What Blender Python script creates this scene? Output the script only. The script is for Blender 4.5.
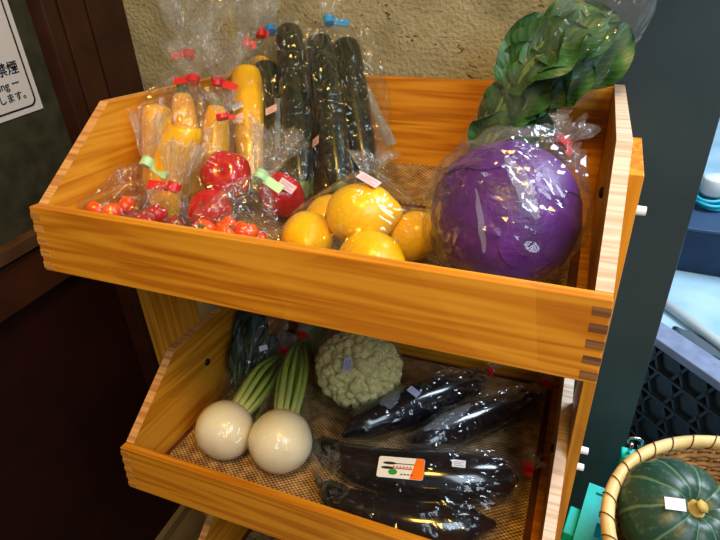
import bpy, math, random
from mathutils import Vector, Matrix, noise, Euler
import bmesh
for o in list(bpy.data.objects): bpy.data.objects.remove(o)
C = bpy.context.scene.collection
S = bpy.context.scene
rnd = random.Random(7)
V = Vector
PI = math.pi

# ------------------------------------------------------------ camera, world, lights, exposure
cam = bpy.data.objects.new('camera', bpy.data.cameras.new('camera')); C.objects.link(cam)
cam.matrix_world = Matrix(((0.93027332, -0.1561552, 0.33197456, 0.56117203),
                           (0.3641369, 0.50321208, -0.78369759, -0.38818635),
                           (-0.04467516, 0.84993715, 0.52498664, 0.33281874), (0, 0, 0, 1)))
cam.data.lens = 571.253 / 720 * 36; cam.data.sensor_width = 36; cam.data.clip_start = 0.02
S.camera = cam
S.view_settings.view_transform = 'Standard'; S.view_settings.look = 'None'
S.view_settings.gamma = 1; S.view_settings.use_curve_mapping = False
S.view_settings.exposure = 0.0
S.cycles.transparent_max_bounces = 40

def srgb(r, g, b, a=1):
    f = lambda c: (c / 255 / 12.92) if c / 255 <= .04045 else ((c / 255 + .055) / 1.055) ** 2.4
    return (f(r), f(g), f(b), a)

w = bpy.data.worlds.new('world'); S.world = w; w.use_nodes = True
w.node_tree.nodes['Background'].inputs[0].default_value = (0.55, 0.75, 1.0, 1)
w.node_tree.nodes['Background'].inputs[1].default_value = 0.28

def area(name, loc, target, size, power, col, sy=None):
    l = bpy.data.lights.new(name, 'AREA'); l.energy = power; l.color = col; l.size = size
    if sy: l.shape = 'RECTANGLE'; l.size_y = sy
    o = bpy.data.objects.new(name, l); C.objects.link(o); o.location = loc
    o.rotation_euler = (V(target) - V(loc)).to_track_quat('-Z', 'Y').to_euler()
    return o
area('warm_shop_lamp', (0.66, -0.82, 1.78), (0.15, 0.2, -0.1), 0.40, 33, (1.0, 0.58, 0.11))
area('daylight_opening', (1.45, -0.70, 1.0), (0.55, 0.2, -0.1), 0.85, 19, (0.74, 0.88, 1.0), 0.9)
area('street_daylight', (2.6, 2.2, 2.6), (1.2, 1.8, -1.0), 2.0, 260, (0.78, 0.9, 1.0), 2.0)

# ------------------------------------------------------------ node helpers / materials
def newmat(name):
    m = bpy.data.materials.new(name); m.use_nodes = True
    nt = m.node_tree; b = nt.nodes['Principled BSDF']
    return m, nt, b
def N(nt, t, **kw):
    n = nt.nodes.new(t)
    for k, v in kw.items():
        if k.startswith('i_'): n.inputs[k[2:].replace('_', ' ')].default_value = v
        else: setattr(n, k, v)
    return n
def ramp(nt, stops):
    r = nt.nodes.new('ShaderNodeValToRGB'); e = r.color_ramp.elements
    while len(e) < len(stops): e.new(.5)
    for k, (p, c) in enumerate(stops): e[k].position = p; e[k].color = c
    return r
def bump(nt, b, src, strength=.3, dist=.002):
    bp = N(nt, 'ShaderNodeBump'); bp.inputs['Strength'].default_value = strength; bp.inputs['Distance'].default_value = dist
    nt.links.new(src, bp.inputs['Height']); nt.links.new(bp.outputs[0], b.inputs['Normal'])

def simple(name, col, rough=.5, spec=.5, noise_scale=None, col2=None, bmp=0, coat=0, metal=0, sub=0, detail=4, bd=.002):
    m, nt, b = newmat(name)
    b.inputs['Roughness'].default_value = rough; b.inputs['Base Color'].default_value = col
    b.inputs['Specular IOR Level'].default_value = spec; b.inputs['Coat Weight'].default_value = coat; b.inputs['Coat Roughness'].default_value = .08
    b.inputs['Metallic'].default_value = metal
    if sub:
        b.inputs['Subsurface Weight'].default_value = sub; b.inputs['Subsurface Scale'].default_value = .01
    if noise_scale:
        tc = N(nt, 'ShaderNodeTexCoord'); n = N(nt, 'ShaderNodeTexNoise'); n.inputs['Scale'].default_value = noise_scale; n.inputs['Detail'].default_value = detail
        nt.links.new(tc.outputs['Object'], n.inputs['Vector'])
        if col2:
            r = ramp(nt, [(.35, col), (.65, col2)]); nt.links.new(n.outputs['Fac'], r.inputs[0]); nt.links.new(r.outputs[0], b.inputs['Base Color'])
        if bmp: bump(nt, b, n.outputs['Fac'], bmp, bd)
    return m

def wood(name, axis, c1, c2, c3, rough=.42, ring=34):
    """axis = grain direction 0/1/2"""
    m, nt, b = newmat(name); L = nt.links
    tc = N(nt, 'ShaderNodeTexCoord'); oi = N(nt, 'ShaderNodeObjectInfo')
    mul = N(nt, 'ShaderNodeMath', operation='MULTIPLY'); mul.inputs[1].default_value = 7.3; L.new(oi.outputs['Random'], mul.inputs[0])
    add = N(nt, 'ShaderNodeVectorMath', operation='ADD'); L.new(tc.outputs['Object'], add.inputs[0]); L.new(mul.outputs[0], add.inputs[1])
    def mapped(al, ac):
        mp = N(nt, 'ShaderNodeMapping'); s = [ac, ac, ac]; s[axis] = al; mp.inputs['Scale'].default_value = s
        L.new(add.outputs[0], mp.inputs['Vector']); return mp
    m1 = mapped(1.6, ring); n1 = N(nt, 'ShaderNodeTexNoise'); n1.inputs['Scale'].default_value = 1; n1.inputs['Detail'].default_value = 2; n1.inputs['Distortion'].default_value = .3
    L.new(m1.outputs[0], n1.inputs['Vector'])
    sn = N(nt, 'ShaderNodeMath', operation='MULTIPLY'); sn.inputs[1].default_value = 34; L.new(n1.outputs['Fac'], sn.inputs[0])
    si = N(nt, 'ShaderNodeMath', operation='SINE'); L.new(sn.outputs[0], si.inputs[0])
    m2 = mapped(9, 260); n2 = N(nt, 'ShaderNodeTexNoise'); n2.inputs['Scale'].default_value = 1; n2.inputs['Detail'].default_value = 3; L.new(m2.outputs[0], n2.inputs['Vector'])
    m3 = mapped(5, 7); n3 = N(nt, 'ShaderNodeTexVoronoi'); n3.inputs['Scale'].default_value = 1; L.new(m3.outputs[0], n3.inputs['Vector'])
    a1 = N(nt, 'ShaderNodeMath', operation='MULTIPLY_ADD'); a1.inputs[1].default_value = .16; a1.inputs[2].default_value = .30; L.new(si.outputs[0], a1.inputs[0])
    a2 = N(nt, 'ShaderNodeMath', operation='MULTIPLY_ADD'); a2.inputs[1].default_value = .35; L.new(n2.outputs['Fac'], a2.inputs[0]); L.new(a1.outputs[0], a2.inputs[2])
    sep = N(nt, 'ShaderNodeSeparateColor'); L.new(n3.outputs['Color'], sep.inputs[0])
    a3 = N(nt, 'ShaderNodeMath', operation='MULTIPLY_ADD'); a3.inputs[1].default_value = .12; L.new(sep.outputs[0], a3.inputs[0]); L.new(a2.outputs[0], a3.inputs[2])
    r = ramp(nt, [(.25, c1), (.55, c2), (.85, c3)]); L.new(a3.outputs[0], r.inputs[0]); L.new(r.outputs[0], b.inputs['Base Color'])
    b.inputs['Roughness'].default_value = rough; b.inputs['Specular IOR Level'].default_value = .35
    bump(nt, b, a2.outputs[0], .12, .0006)
    return m

cl, cm, cd = srgb(225, 158, 46), srgb(207, 134, 26), srgb(168, 92, 10)
WX = wood('pine_x', 0, cl, cm, cd); WY = wood('pine_y', 1, cl, cm, cd); WZ = wood('pine_z', 2, cl, cm, cd)
WE = wood('pine_end', 0, srgb(228, 208, 190), srgb(214, 188, 166), srgb(176, 138, 112), .6, 60)
WL = wood('pine_end_warm_lit', 0, srgb(228, 178, 116), srgb(208, 150, 86), srgb(164, 102, 52), .6, 60)  # same end wood as the right, warm lamplight put into the colour
WK = wood('pine_joint_light', 0, srgb(214, 160, 92), srgb(190, 132, 62), srgb(150, 92, 40), .6, 90)
WJ = wood('pine_joint', 0, srgb(150, 104, 62), srgb(120, 78, 44), srgb(88, 54, 30), .6, 90)

def film(name, haze=.05, tint=(.97, .98, .98, 1), refl=.5, bscale=90, bstr=.9):
    m, nt, b = newmat(name); L = nt.links; nt.nodes.remove(b)
    out = nt.nodes['Material Output']
    tr = N(nt, 'ShaderNodeBsdfTransparent'); tr.inputs[0].default_value = tint
    gl = N(nt, 'ShaderNodeBsdfGlossy'); gl.inputs['Roughness'].default_value = .10; gl.inputs['Color'].default_value = (1, 1, 1, 1)
    df = N(nt, 'ShaderNodeBsdfDiffuse'); df.inputs[0].default_value = (.85, .88, .9, 1)
    tl = N(nt, 'ShaderNodeBsdfTranslucent'); tl.inputs[0].default_value = (.85, .88, .9, 1)
    lw = N(nt, 'ShaderNodeLayerWeight'); lw.inputs['Blend'].default_value = .22
    tc = N(nt, 'ShaderNodeTexCoord')
    n = N(nt, 'ShaderNodeTexNoise'); n.inputs['Scale'].default_value = bscale; n.inputs['Detail'].default_value = 1.2; n.inputs['Distortion'].default_value = 1.6
    L.new(tc.outputs['Object'], n.inputs['Vector'])
    bp = N(nt, 'ShaderNodeBump'); bp.inputs['Strength'].default_value = bstr; bp.inputs['Distance'].default_value = .02
    sb_ = N(nt, 'ShaderNodeMath', operation='SUBTRACT'); sb_.inputs[1].default_value = .5; L.new(n.outputs['Fac'], sb_.inputs[0])
    ab_ = N(nt, 'ShaderNodeMath', operation='ABSOLUTE'); L.new(sb_.outputs[0], ab_.inputs[0]); L.new(ab_.outputs[0], bp.inputs['Height'])
    for s in (gl,): L.new(bp.outputs[0], s.inputs['Normal'])
    mu = N(nt, 'ShaderNodeMath', operation='MULTIPLY_ADD'); mu.inputs[1].default_value = refl; mu.inputs[2].default_value = .03; mu.use_clamp = True
    L.new(lw.outputs['Facing'], mu.inputs[0])
    pw = N(nt, 'ShaderNodeMath', operation='POWER'); pw.inputs[1].default_value = 1.4; L.new(mu.outputs[0], pw.inputs[0])
    ad = N(nt, 'ShaderNodeMath', operation='ADD'); ad.inputs[1].default_value = .022; L.new(pw.outputs[0], ad.inputs[0])
    m1 = N(nt, 'ShaderNodeMixShader'); L.new(ad.outputs[0], m1.inputs[0]); L.new(tr.outputs[0], m1.inputs[1]); L.new(gl.outputs[0], m1.inputs[2])
    m0 = N(nt, 'ShaderNodeMixShader'); m0.inputs[0].default_value = .5; L.new(df.outputs[0], m0.inputs[1]); L.new(tl.outputs[0], m0.inputs[2])
    m2 = N(nt, 'ShaderNodeMixShader'); m2.inputs[0].default_value = haze; L.new(m1.outputs[0], m2.inputs[1]); L.new(m0.outputs[0], m2.inputs[2])
    L.new(m2.outputs[0], out.inputs[0])
    return m
F_CLEAR = film('clear_film', .012, bscale=15); F_ZUC = film('zucchini_bag_film', .012, refl=.8, bscale=24); F_HAZE = film('crinkled_film', .016, refl=.6, bscale=20); F_TUFT = film('gathered_film', .075, refl=.95, bscale=50)

# ------------------------------------------------------------ mesh builder
class MB:
    def __init__(s): s.v = []; s.f = []; s.m = []
    def add(s, vs, fs, mi=0):
        b = len(s.v); s.v += [V(q) for q in vs]; s.f += [tuple(b + i for i in f) for f in fs]; s.m += [mi] * len(fs); return s
    def box(s, a, b, mi=0, M=None):
        x0, y0, z0 = a; x1, y1, z1 = b
        vs = [V(q) for q in ((x0,y0,z0),(x1,y0,z0),(x1,y1,z0),(x0,y1,z0),(x0,y0,z1),(x1,y0,z1),(x1,y1,z1),(x0,y1,z1))]
        if M: vs = [M @ q for q in vs]
        return s.add(vs, [(0,3,2,1),(4,5,6,7),(0,1,5,4),(1,2,6,5),(2,3,7,6),(3,0,4,7)], mi)
    def sweep(s, pts, rad, seg=20, mi=0, n=None, sq=1.0, lobes=0, lob=0, closed=False, up=(0, 0, 1)):
        pts = [V(q) for q in pts]
        if n:   # catmull-rom resample
            P = [pts[0] * 2 - pts[1]] + pts + [pts[-1] * 2 - pts[-2]]; Rr = [rad[0]] + list(rad) + [rad[-1]]
            np_, nr = [], []
            for k in range(n):
                t = k / (n - 1) * (len(pts) - 1); i = min(int(t), len(pts) - 2); u = t - i
                a, b, c, d = P[i], P[i+1], P[i+2], P[i+3]
                np_.append(.5 * ((2*b) + (c - a) * u + (2*a - 5*b + 4*c - d) * u*u + (3*b - a - 3*c + d) * u**3))
                a, b, c, d = Rr[i], Rr[i+1], Rr[i+2], Rr[i+3]
                nr.append(max(.0002, .5 * ((2*b) + (c - a) * u + (2*a - 5*b + 4*c - d) * u*u + (3*b - a - 3*c + d) * u**3)))
            pts, rad = np_, nr
        vs = []; fs = []; side = None
        for i, q in enumerate(pts):
            if closed: t = (pts[(i+1) % len(pts)] - pts[i-1]).normalized()
            else: t = (pts[min(i+1, len(pts)-1)] - pts[max(i-1, 0)]).normalized()
            if side is None:
                u = V(up)
                if abs(t.dot(u)) > .95: u = V((1, 0, 0))
                side = t.cross(u).normalized()
            side = (side - t * side.dot(t)).normalized(); o = side.cross(t)
            for k in range(seg):
                a = 2*PI*k/seg; r = rad[i] * (1 + lob * math.cos(lobes * a))
                vs.append(q + side * (math.cos(a) * r) + o * (math.sin(a) * r * sq))
        nr_ = len(pts)
        for i in range(nr_ if closed else nr_ - 1):
            for k in range(seg):
                a = i*seg + k; b = i*seg + (k+1) % seg; c = ((i+1) % nr_)*seg + (k+1) % seg; d = ((i+1) % nr_)*seg + k
                fs.append((a, d, c, b))
        if not closed: fs.append(tuple(range(seg))); fs.append(tuple(reversed(range((nr_-1)*seg, nr_*seg))))
        return s.add(vs, fs, mi)
    def revolve(s, prof, seg=32, mi=0, M=None, fn=None):
        """prof = [(r,z)], poles collapse"""
        vs = []; fs = []
        for r, z in prof:
            for k in range(seg):
                a = 2*PI*k/seg; q = V((r*math.cos(a), r*math.sin(a), z))
                if fn: q = fn(q, a)
                vs.append(M @ q if M else q)
        for i in range(len(prof)-1):
            for k in range(seg): fs.append((i*seg+k, i*seg+(k+1)%seg, (i+1)*seg+(k+1)%seg, (i+1)*seg+k))
        fs.append(tuple(reversed(range(seg)))); fs.append(tuple(range((len(prof)-1)*seg, len(prof)*seg)))
        return s.add(vs, fs, mi)
    def ico(s, c, r, sub=2, mi=0, fn=None):
        bm = bmesh.new(); bmesh.ops.create_icosphere(bm, subdivisions=sub, radius=1)
        vs = []
        for q in bm.verts:
            d = q.co.copy(); k = fn(d) if fn else 1
            vs.append(V(c) + V((d.x*r[0]*k, d.y*r[1]*k, d.z*r[2]*k) if isinstance(r, tuple) else d * (r*k)))
        fs = [tuple(x.index for x in f.verts) for f in bm.faces]; bm.free()
        return s.add(vs, fs, mi)
    def build(s, name, mats, parent=None, smooth=True, M=None, bevel=0):
        me = bpy.data.meshes.new(name)
        me.from_pydata([tuple(q) for q in s.v], [], s.f)
        for m in (mats if isinstance(mats, (list, tuple)) else [mats]): me.materials.append(m)
        for p, k in zip(me.polygons, s.m): p.material_index = k; p.use_smooth = smooth
        me.update()
        o = bpy.data.objects.new(name, me); C.objects.link(o)
        if parent: o.parent = parent
        if M is not None: o.matrix_local = M
        if bevel:
            bv = o.modifiers.new('bevel', 'BEVEL'); bv.width = bevel; bv.segments = 2; bv.limit_method = 'ANGLE'; bv.angle_limit = .6
        return o
def tag(o, label, cat, group=None, kind=None):
    o['label'] = label; o['category'] = cat
    if group: o['group'] = group
    if kind: o['kind'] = kind
    return o
def struct(o): o['kind'] = 'structure'; return o
def empty(name, M, label, cat, group=None):
    o = bpy.data.objects.new(name, None); C.objects.link(o); o.empty_display_size = .02; o.matrix_world = M
    return tag(o, label, cat, group)
def copy_tree(o, parent=None):
    kids = [c for c in C.objects if c.parent == o]
    c = o.copy(); C.objects.link(c)
    if parent: c.parent = parent
    for ch in kids: copy_tree(ch, c)
    return c
def place(o, M, label, group=None):
    o.matrix_world = M; o['label'] = label
    if group: o['group'] = group
    return o
def TR(loc, rot=(0, 0, 0), sc=(1, 1, 1)):
    return Matrix.Translation(V(loc)) @ Euler(rot).to_matrix().to_4x4() @ Matrix.Diagonal((*sc, 1))
def aim(z, x=None):
    """rotation taking +Z to z, +X near x"""
    z = V(z).normalized(); x = V(x or (1, 0, 0)); x = (x - z * x.dot(z)).normalized(); y = z.cross(x)
    return Matrix((x, y, z)).transposed().to_4x4()

# ------------------------------------------------------------ setting
FZ = -1.03
brown = simple('dark_brown_timber', srgb(58, 30, 18), .45, .4, 14, srgb(44, 20, 12), .15)
redbrown = simple('red_brown_rail', srgb(74, 40, 24), .4, .4, 16, srgb(56, 28, 18), .1)
panel_dk = simple('dark_panel', srgb(40, 14, 9), .6, .15, 8, srgb(30, 11, 8), .1)
greenpl = simple('dark_olive_plaster', srgb(62, 62, 46), .6, .3, 30, srgb(44, 45, 34), .5)

def plaster():
    m, nt, b = newmat('straw_plaster'); L = nt.links
    tc = N(nt, 'ShaderNodeTexCoord')
    mp = N(nt, 'ShaderNodeMapping'); mp.inputs['Scale'].default_value = (1, 1, 1); L.new(tc.outputs['Object'], mp.inputs[0])
    n = N(nt, 'ShaderNodeTexNoise'); n.inputs['Scale'].default_value = 18; n.inputs['Detail'].default_value = 6; L.new(mp.outputs[0], n.inputs['Vector'])
    n2 = N(nt, 'ShaderNodeTexNoise'); n2.inputs['Scale'].default_value = 150; n2.inputs['Detail'].default_value = 3; L.new(mp.outputs[0], n2.inputs['Vector'])
    mp2 = N(nt, 'ShaderNodeMapping'); mp2.inputs['Scale'].default_value = (55, 55, 130); mp2.inputs['Rotation'].default_value = (0, .6, 0); L.new(tc.outputs['Object'], mp2.inputs[0])
    n3 = N(nt, 'ShaderNodeTexNoise'); n3.inputs['Scale'].default_value = 1; n3.inputs['Detail'].default_value = 1; n3.inputs['Distortion'].default_value = 1.5; L.new(mp2.outputs[0], n3.inputs['Vector'])
    r = ramp(nt, [(.3, srgb(140, 134, 104)), (.7, srgb(176, 168, 136))]); L.new(n.outputs['Fac'], r.inputs[0])
    r3 = ramp(nt, [(.68, (0, 0, 0, 1)), (.74, (1, 1, 1, 1))]); L.new(n3.outputs['Fac'], r3.inputs[0])
    mx = N(nt, 'ShaderNodeMix', data_type='RGBA'); L.new(r3.outputs[0], mx.inputs['Factor']); L.new(r.outputs[0], mx.inputs[6]); mx.inputs[7].default_value = srgb(86, 68, 40)
    L.new(mx.outputs[2], b.inputs['Base Color']); b.inputs['Roughness'].default_value = .9; b.inputs['Specular IOR Level'].default_value = .15
    ad = N(nt, 'ShaderNodeMath', operation='ADD'); L.new(n.outputs['Fac'], ad.inputs[0]); L.new(n2.outputs['Fac'], ad.inputs[1])
    bump(nt, b, ad.outputs[0], .7, .006)
    return m
struct(MB().box((-.34, .52, FZ), (.53, .62, 1.95)).build('wall_back', plaster(), smooth=False))
struct(MB().box((-.36, -2.6, -.125), (-.30, .52, 1.95)).build('wall_left', greenpl, smooth=False))
struct(MB().box((-.36, -2.6, FZ), (-.306, .52, -.125)).build('wall_left_lower', panel_dk, smooth=False))
struct(MB().box((-.306, -2.6, -.21), (-.288, .343, -.128)).build('trim_1', redbrown, smooth=False, bevel=.002))
struct(MB().box((-.306, -2.6, -.121), (-.280, .343, -.097)).build('trim_2', simple('sill_timber', srgb(92, 66, 46), .45, .4, 20, srgb(70, 46, 32)), smooth=False, bevel=.002))
struct(MB().box((-.306, -2.6, FZ), (-.29, .343, FZ+.03)).build('baseboard_left', simple('skirting', srgb(120, 108, 88), .5), smooth=False))
struct(MB().box((-.34, .344, FZ), (-.268, .372, 1.95)).build('trim_3', brown, smooth=False, bevel=.0015))
struct(MB().box((-.34, .3745, FZ), (-.265, .427, 1.95)).build('trim_4', simple('post_timber', srgb(64, 34, 20), .4, .4, 14, srgb(46, 22, 13), .15), smooth=False, bevel=.0015))
struct(MB().box((-.34, .432, FZ), (-.265, .5195, 1.95)).build('trim_5', brown, smooth=False, bevel=.0015))
struct(MB().box((-.36, -2.6, FZ-.05), (1.6, .6, FZ)).build('floor', simple('shop_floor', srgb(120, 108, 96), .6, .3, 12, srgb(96, 86, 76)), smooth=False))
struct(MB().box((-.36, -2.6, 1.95), (1.3, .62, 2.0)).build('ceiling', simple('ceiling_board', srgb(150, 135, 110), .8), smooth=False))
gnd = simple('pale_paving', srgb(142, 180, 204), .7, .3, 5, srgb(168, 200, 220), .3)
struct(MB().box((-1.5, .62, FZ-.08), (7, 9, FZ-.02)).build('ground', gnd, smooth=False))
blk = simple('dark_slate_panel', srgb(54, 70, 78), .4, .45, 6, srgb(48, 63, 70))
struct(MB().box((.531, .505, FZ), (.727, .60, 1.95)).build('trim_6', blk, smooth=False, bevel=.002))

# no-smoking notice on the left wall
Mt = Matrix(((0, 0, 1, -.2985), (1, 0, 0, 0), (0, 1, 0, 0), (0, 0, 0, 1)))   # text x -> +y, y -> +z, normal +x
sg = empty('no_smoking_sign', Matrix.Translation((-.30, .165, .20)), 'white no smoking notice with black rounded border on the left wall', 'sign')
white = simple('sign_white', srgb(214, 214, 218), .35); ink = simple('ink_black', (.012, .012, .014, 1), .5)
def rrect(w_, h_, r, t, n=6):
    P = []
    for cx, cy, a0 in ((w_/2-r, h_/2-r, 0), (-w_/2+r, h_/2-r, 90), (-w_/2+r, -h_/2+r, 180), (w_/2-r, -h_/2+r, 270)):
        for k in range(n+1):
            a = math.radians(a0 + 90*k/n); P.append((cx + r*math.cos(a), cy + r*math.sin(a)))
    return P
sw, sh = .29, .235     # board spans y .02 .. .31, z .083 .. .318
MB().box((0, -.145, -.117), (.0018, .145, .118)).build('board', white, sg, smooth=False)
o_ = rrect(sw-.018, sh-.018, .012, 0); i_ = rrect(sw-.024, sh-.024, .010, 0)
mb = MB(); n_ = len(o_)
mb.add([(.0024, x, z) for x, z in o_] + [(.0024, x, z) for x, z in i_], [(k, (k+1) % n_, n_+(k+1) % n_, n_+k) for k in range(n_)])
mb.build('border', ink, sg, smooth=False)
def text(body, size, y, z, parent, mat, x=.0024, align='RIGHT', M=None, name='lettering'):
    cu = bpy.data.curves.new(name, 'FONT'); cu.body = body; cu.size = size; cu.align_x = align; cu.extrude = .00015; cu.offset = size * .012
    o = bpy.data.objects.new(name, cu); C.objects.link(o); cu.materials.append(mat); o.parent = parent
    dg_ = bpy.context.evaluated_depsgraph_get(); me = bpy.data.meshes.new_from_object(o.evaluated_get(dg_)); bpy.data.objects.remove(o)
    o = bpy.data.objects.new(name, me); C.objects.link(o); o.parent = parent
    o.matrix_local = M if M else Matrix(((0, 0, 1, x), (1, 0, 0, y), (0, 1, 0, z), (0, 0, 0, 1)))
    return o
text('全席禁煙', .021, .124, -.052, sg, ink)
text('ー No smoking ー', .0165, .118, -.073, sg, ink)
text('ご協力お願いします。', .0150, .130, -.092, sg, ink)

# ------------------------------------------------------------ rack
W, D, H, h, t, s_ = .60, .482, .1707, .078, .0135, .1315
A1 = math.radians(-6.13)
def TT(k): return Matrix.Translation((0, -.002*k, -.385*k)) @ Matrix.Rotation(A1, 4, 'X')
T1, T2, T3 = TT(0), TT(1), TT(2)
rack = empty('display_rack', Matrix.Translation((.3, .2, FZ)), 'tiered pine display rack with three tilted open trays', 'shelf')
Ri = rack.matrix_world.inverted()
white_p = simple('white_plastic', srgb(225, 225, 225), .4); darkbolt = simple('dark_bolt', (.02, .018, .016, 1), .4, metal=.6)
def side_board(x0, x1, joints, first):
    m = MB(); prof = [(t+.0002, .0), (D, .0), (D, H), (s_, H), (t+.0002, h)]
    n = len(prof); vs = [(x0, y, z) for y, z in prof] + [(x1, y, z) for y, z in prof]
    m.add(vs, [tuple(reversed(range(n))), tuple(range(n, 2*n))], 0)
    b = 0
    for k in range(n):
        m.f.append((k, (k+1) % n, n+(k+1) % n, n+k)); m.m.append(1 if k in (2, 3) else 0)
    for z0 in (.0035, .0185, .0335, .0485, .0635):
        m.box((x0 + (.0003 if first else -.0003)*0 , -.0005, z0), (x1, t+.0002, z0+.0075), 2)
    # tabs pass through the corner to the outer side
    return m
def tray(Mx, kind):
    fl = MB().box((t, t, .003), (W-t, D-t, .009)).build('tray', WX, rack, smooth=False)
    fl.matrix_local = Ri @ Mx
    MB().box((0, 0, 0), (W, t, h), 0).build('front_board', WX, fl, smooth=False, bevel=.0012)
    MB().box((t, D-t, 0), (W-t, D, H-.002), 0).build('back_board', WX, fl, smooth=False, bevel=.001)
    side_board(0, t, 0, True).build('side_board', [WY, WL, WK], fl, smooth=False)
    side_board(W-t, W, 0, False).build('side_board', [WY, WE, WJ], fl, smooth=False)
    for x, sx in ((t, 1), (W-t, -1)):
        for y, z in ((.20, .10),):
            Mb = TR((x, y, z), (0, PI/2*sx, 0))
            MB().revolve([(.0005, .004), (.005, .0035), (.0062, .001), (.0062, -.001)], 16).build('bolt', darkbolt, fl, M=Mb)
    return fl
for M_ in (T1, T2, T3): tray(M_, 0)
for x0, x1 in ((-.0135, -.0002), (W+.0002, W+.0135)):
    m = MB().box((x0, .1305, FZ), (x1, .2325, .1316))
    up = m.build('upright', WZ, rack, smooth=False, bevel=.001); up.matrix_local = Ri
for y, z in ((.138, .095), (.137, -.222), (.142, -.257)):
    o = MB().revolve([(.0005, .009), (.0042, .0085), (.0045, 0), (.0045, -.002)], 14).build('bolt_cap', white_p, rack)
    o.matrix_local = Ri @ TR((W+.0135, y, z), (0, PI/2, 0))

# woven mats
def matweave():
    m, nt, b = newmat('woven_mat'); L = nt.links
    tc = N(nt, 'ShaderNodeTexCoord'); sp = N(nt, 'ShaderNodeSeparateXYZ'); L.new(tc.outputs['Object'], sp.inputs[0])
    def sine(out, k):
        a = N(nt, 'ShaderNodeMath', operation='MULTIPLY'); a.inputs[1].default_value = k; L.new(out, a.inputs[0])
        c = N(nt, 'ShaderNodeMath', operation='SINE'); L.new(a.outputs[0], c.inputs[0]); return c
    sx = sine(sp.outputs[0], 2*PI/.0080); sy = sine(sp.outputs[1], 2*PI/.0062)
    pr = N(nt, 'ShaderNodeMath', operation='MULTIPLY'); L.new(sx.outputs[0], pr.inputs[0]); L.new(sy.outputs[0], pr.inputs[1])
    n = N(nt, 'ShaderNodeTexNoise'); n.inputs['Scale'].default_value = 60; L.new(tc.outputs['Object'], n.inputs['Vector'])
    ad = N(nt, 'ShaderNodeMath', operation='MULTIPLY_ADD'); ad.inputs[1].default_value = .32; L.new(pr.outputs[0], ad.inputs[0]); L.new(n.outputs['Fac'], ad.inputs[2])
    r = ramp(nt, [(.2, srgb(92, 62, 34)), (.5, srgb(158, 118, 70)), (.85, srgb(214, 182, 128))]); L.new(ad.outputs[0], r.inputs[0]); L.new(r.outputs[0], b.inputs['Base Color'])
    b.inputs['Roughness'].default_value = .55; bump(nt, b, pr.outputs[0], .6, .002)
    return m
MW = matweave(); MBR = simple('mat_binding', srgb(96, 52, 34), .6, .3, 60, srgb(74, 38, 24), .3)
def mat(Mx, label, depth):
    o = MB().box((.020, t+.001, .0095), (W-.030, depth, .0125)).build('woven_mat', MW, None, smooth=False); o.matrix_world = Mx
    tag(o, label, 'mat')
    MB().box((.016, t+.001, .0093), (.0235, depth+.004, .0132)).build('edge_binding', MBR, o, smooth=False, bevel=.0005)
    MB().box((W-.034, t+.001, .0093), (W-.024, depth+.004, .0132)).build('edge_binding', MBR, o, smooth=False, bevel=.0005)
    MB().box((.0235, depth-.002, .0093), (W-.034, depth+.006, .0136)).build('edge_binding', MBR, o, smooth=False, bevel=.0005)
    return o
mat(T1, 'woven bamboo mat lining the top tray, in front of its brown back edge strip', .325)
mat(T2, 'woven bamboo mat lining the middle tray under the turnips and eggplants', .46)
mat(T3, 'woven bamboo mat in the lowest tray at the bottom edge of the photo', .46)
# second piece, curled up against the back board of the top tray
m = MB(); K = 14; vs = []; fs = []
prof = [(.340 + .128*(k/K), .0105 + .020*max(0, (k/K - .25)/.75)**1.5) for k in range(K+1)]
for dz in (0, .0028):
    for y, z in prof: vs += [(.022, y, z+dz), (W-.03, y, z+dz)]
for k in range(K):
    a = 2*k; fs += [(a, a+2, a+3, a+1)]; b = 2*(K+1)+2*k; fs += [(b, b+1, b+3, b+2)]
fs += [(0, 1, 2*(K+1)+1, 2*(K+1)), (2*K, 2*(K+1)+2*K, 2*(K+1)+2*K+1, 2*K+1)]
o = m.add(vs, fs).build('woven_mat', MW, None, smooth=False); o.matrix_world = T1; tag(o, 'narrow woven mat piece curling up against the back board of the top tray', 'mat')

# ------------------------------------------------------------ bags
def hull_planes(pts):
    bm = bmesh.new()
    for q in pts: bm.verts.new(q)
    bmesh.ops.convex_hull(bm, input=bm.verts)
    bmesh.ops.recalc_face_normals(bm, faces=bm.faces)
    cen = sum(pts, V()) / len(pts); pl = []
    for f in bm.faces:
        n, c = f.normal.copy(), f.calc_center_median().copy()
        if f.calc_area() < 1e-10 or n.length < .5: continue
        if n.dot(c - cen) < 0: n = -n
        if max(n.dot(q - c) for q in pts) > 2e-5: continue
        pl.append((n, c))
    bm.free(); return pl
DIRS = []
for i in range(60):
    z = 1 - 2*(i+.5)/60; a = i*2.399963; r = math.sqrt(1-z*z); DIRS.append(V((r*math.cos(a), r*math.sin(a), z)))
def ridged(p): return 1 - abs(noise.noise(p)) * 2
bagn = [0]
TAPE = {'red': simple('red_tape', srgb(214, 12, 26), .35), 'green': simple('pale_green_tape', srgb(176, 226, 176), .4), 'blue': simple('blue_tape', srgb(30, 150, 222), .35)}
STK = {'white': simple('sticker_white', srgb(226, 226, 234), .4), 'pink': simple('sticker_pink', srgb(240, 196, 200), .4), 'lilac': simple('sticker_lilac', srgb(190, 190, 222), .4)}
PRN = simple('sticker_print', srgb(150, 130, 150), .6)
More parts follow.
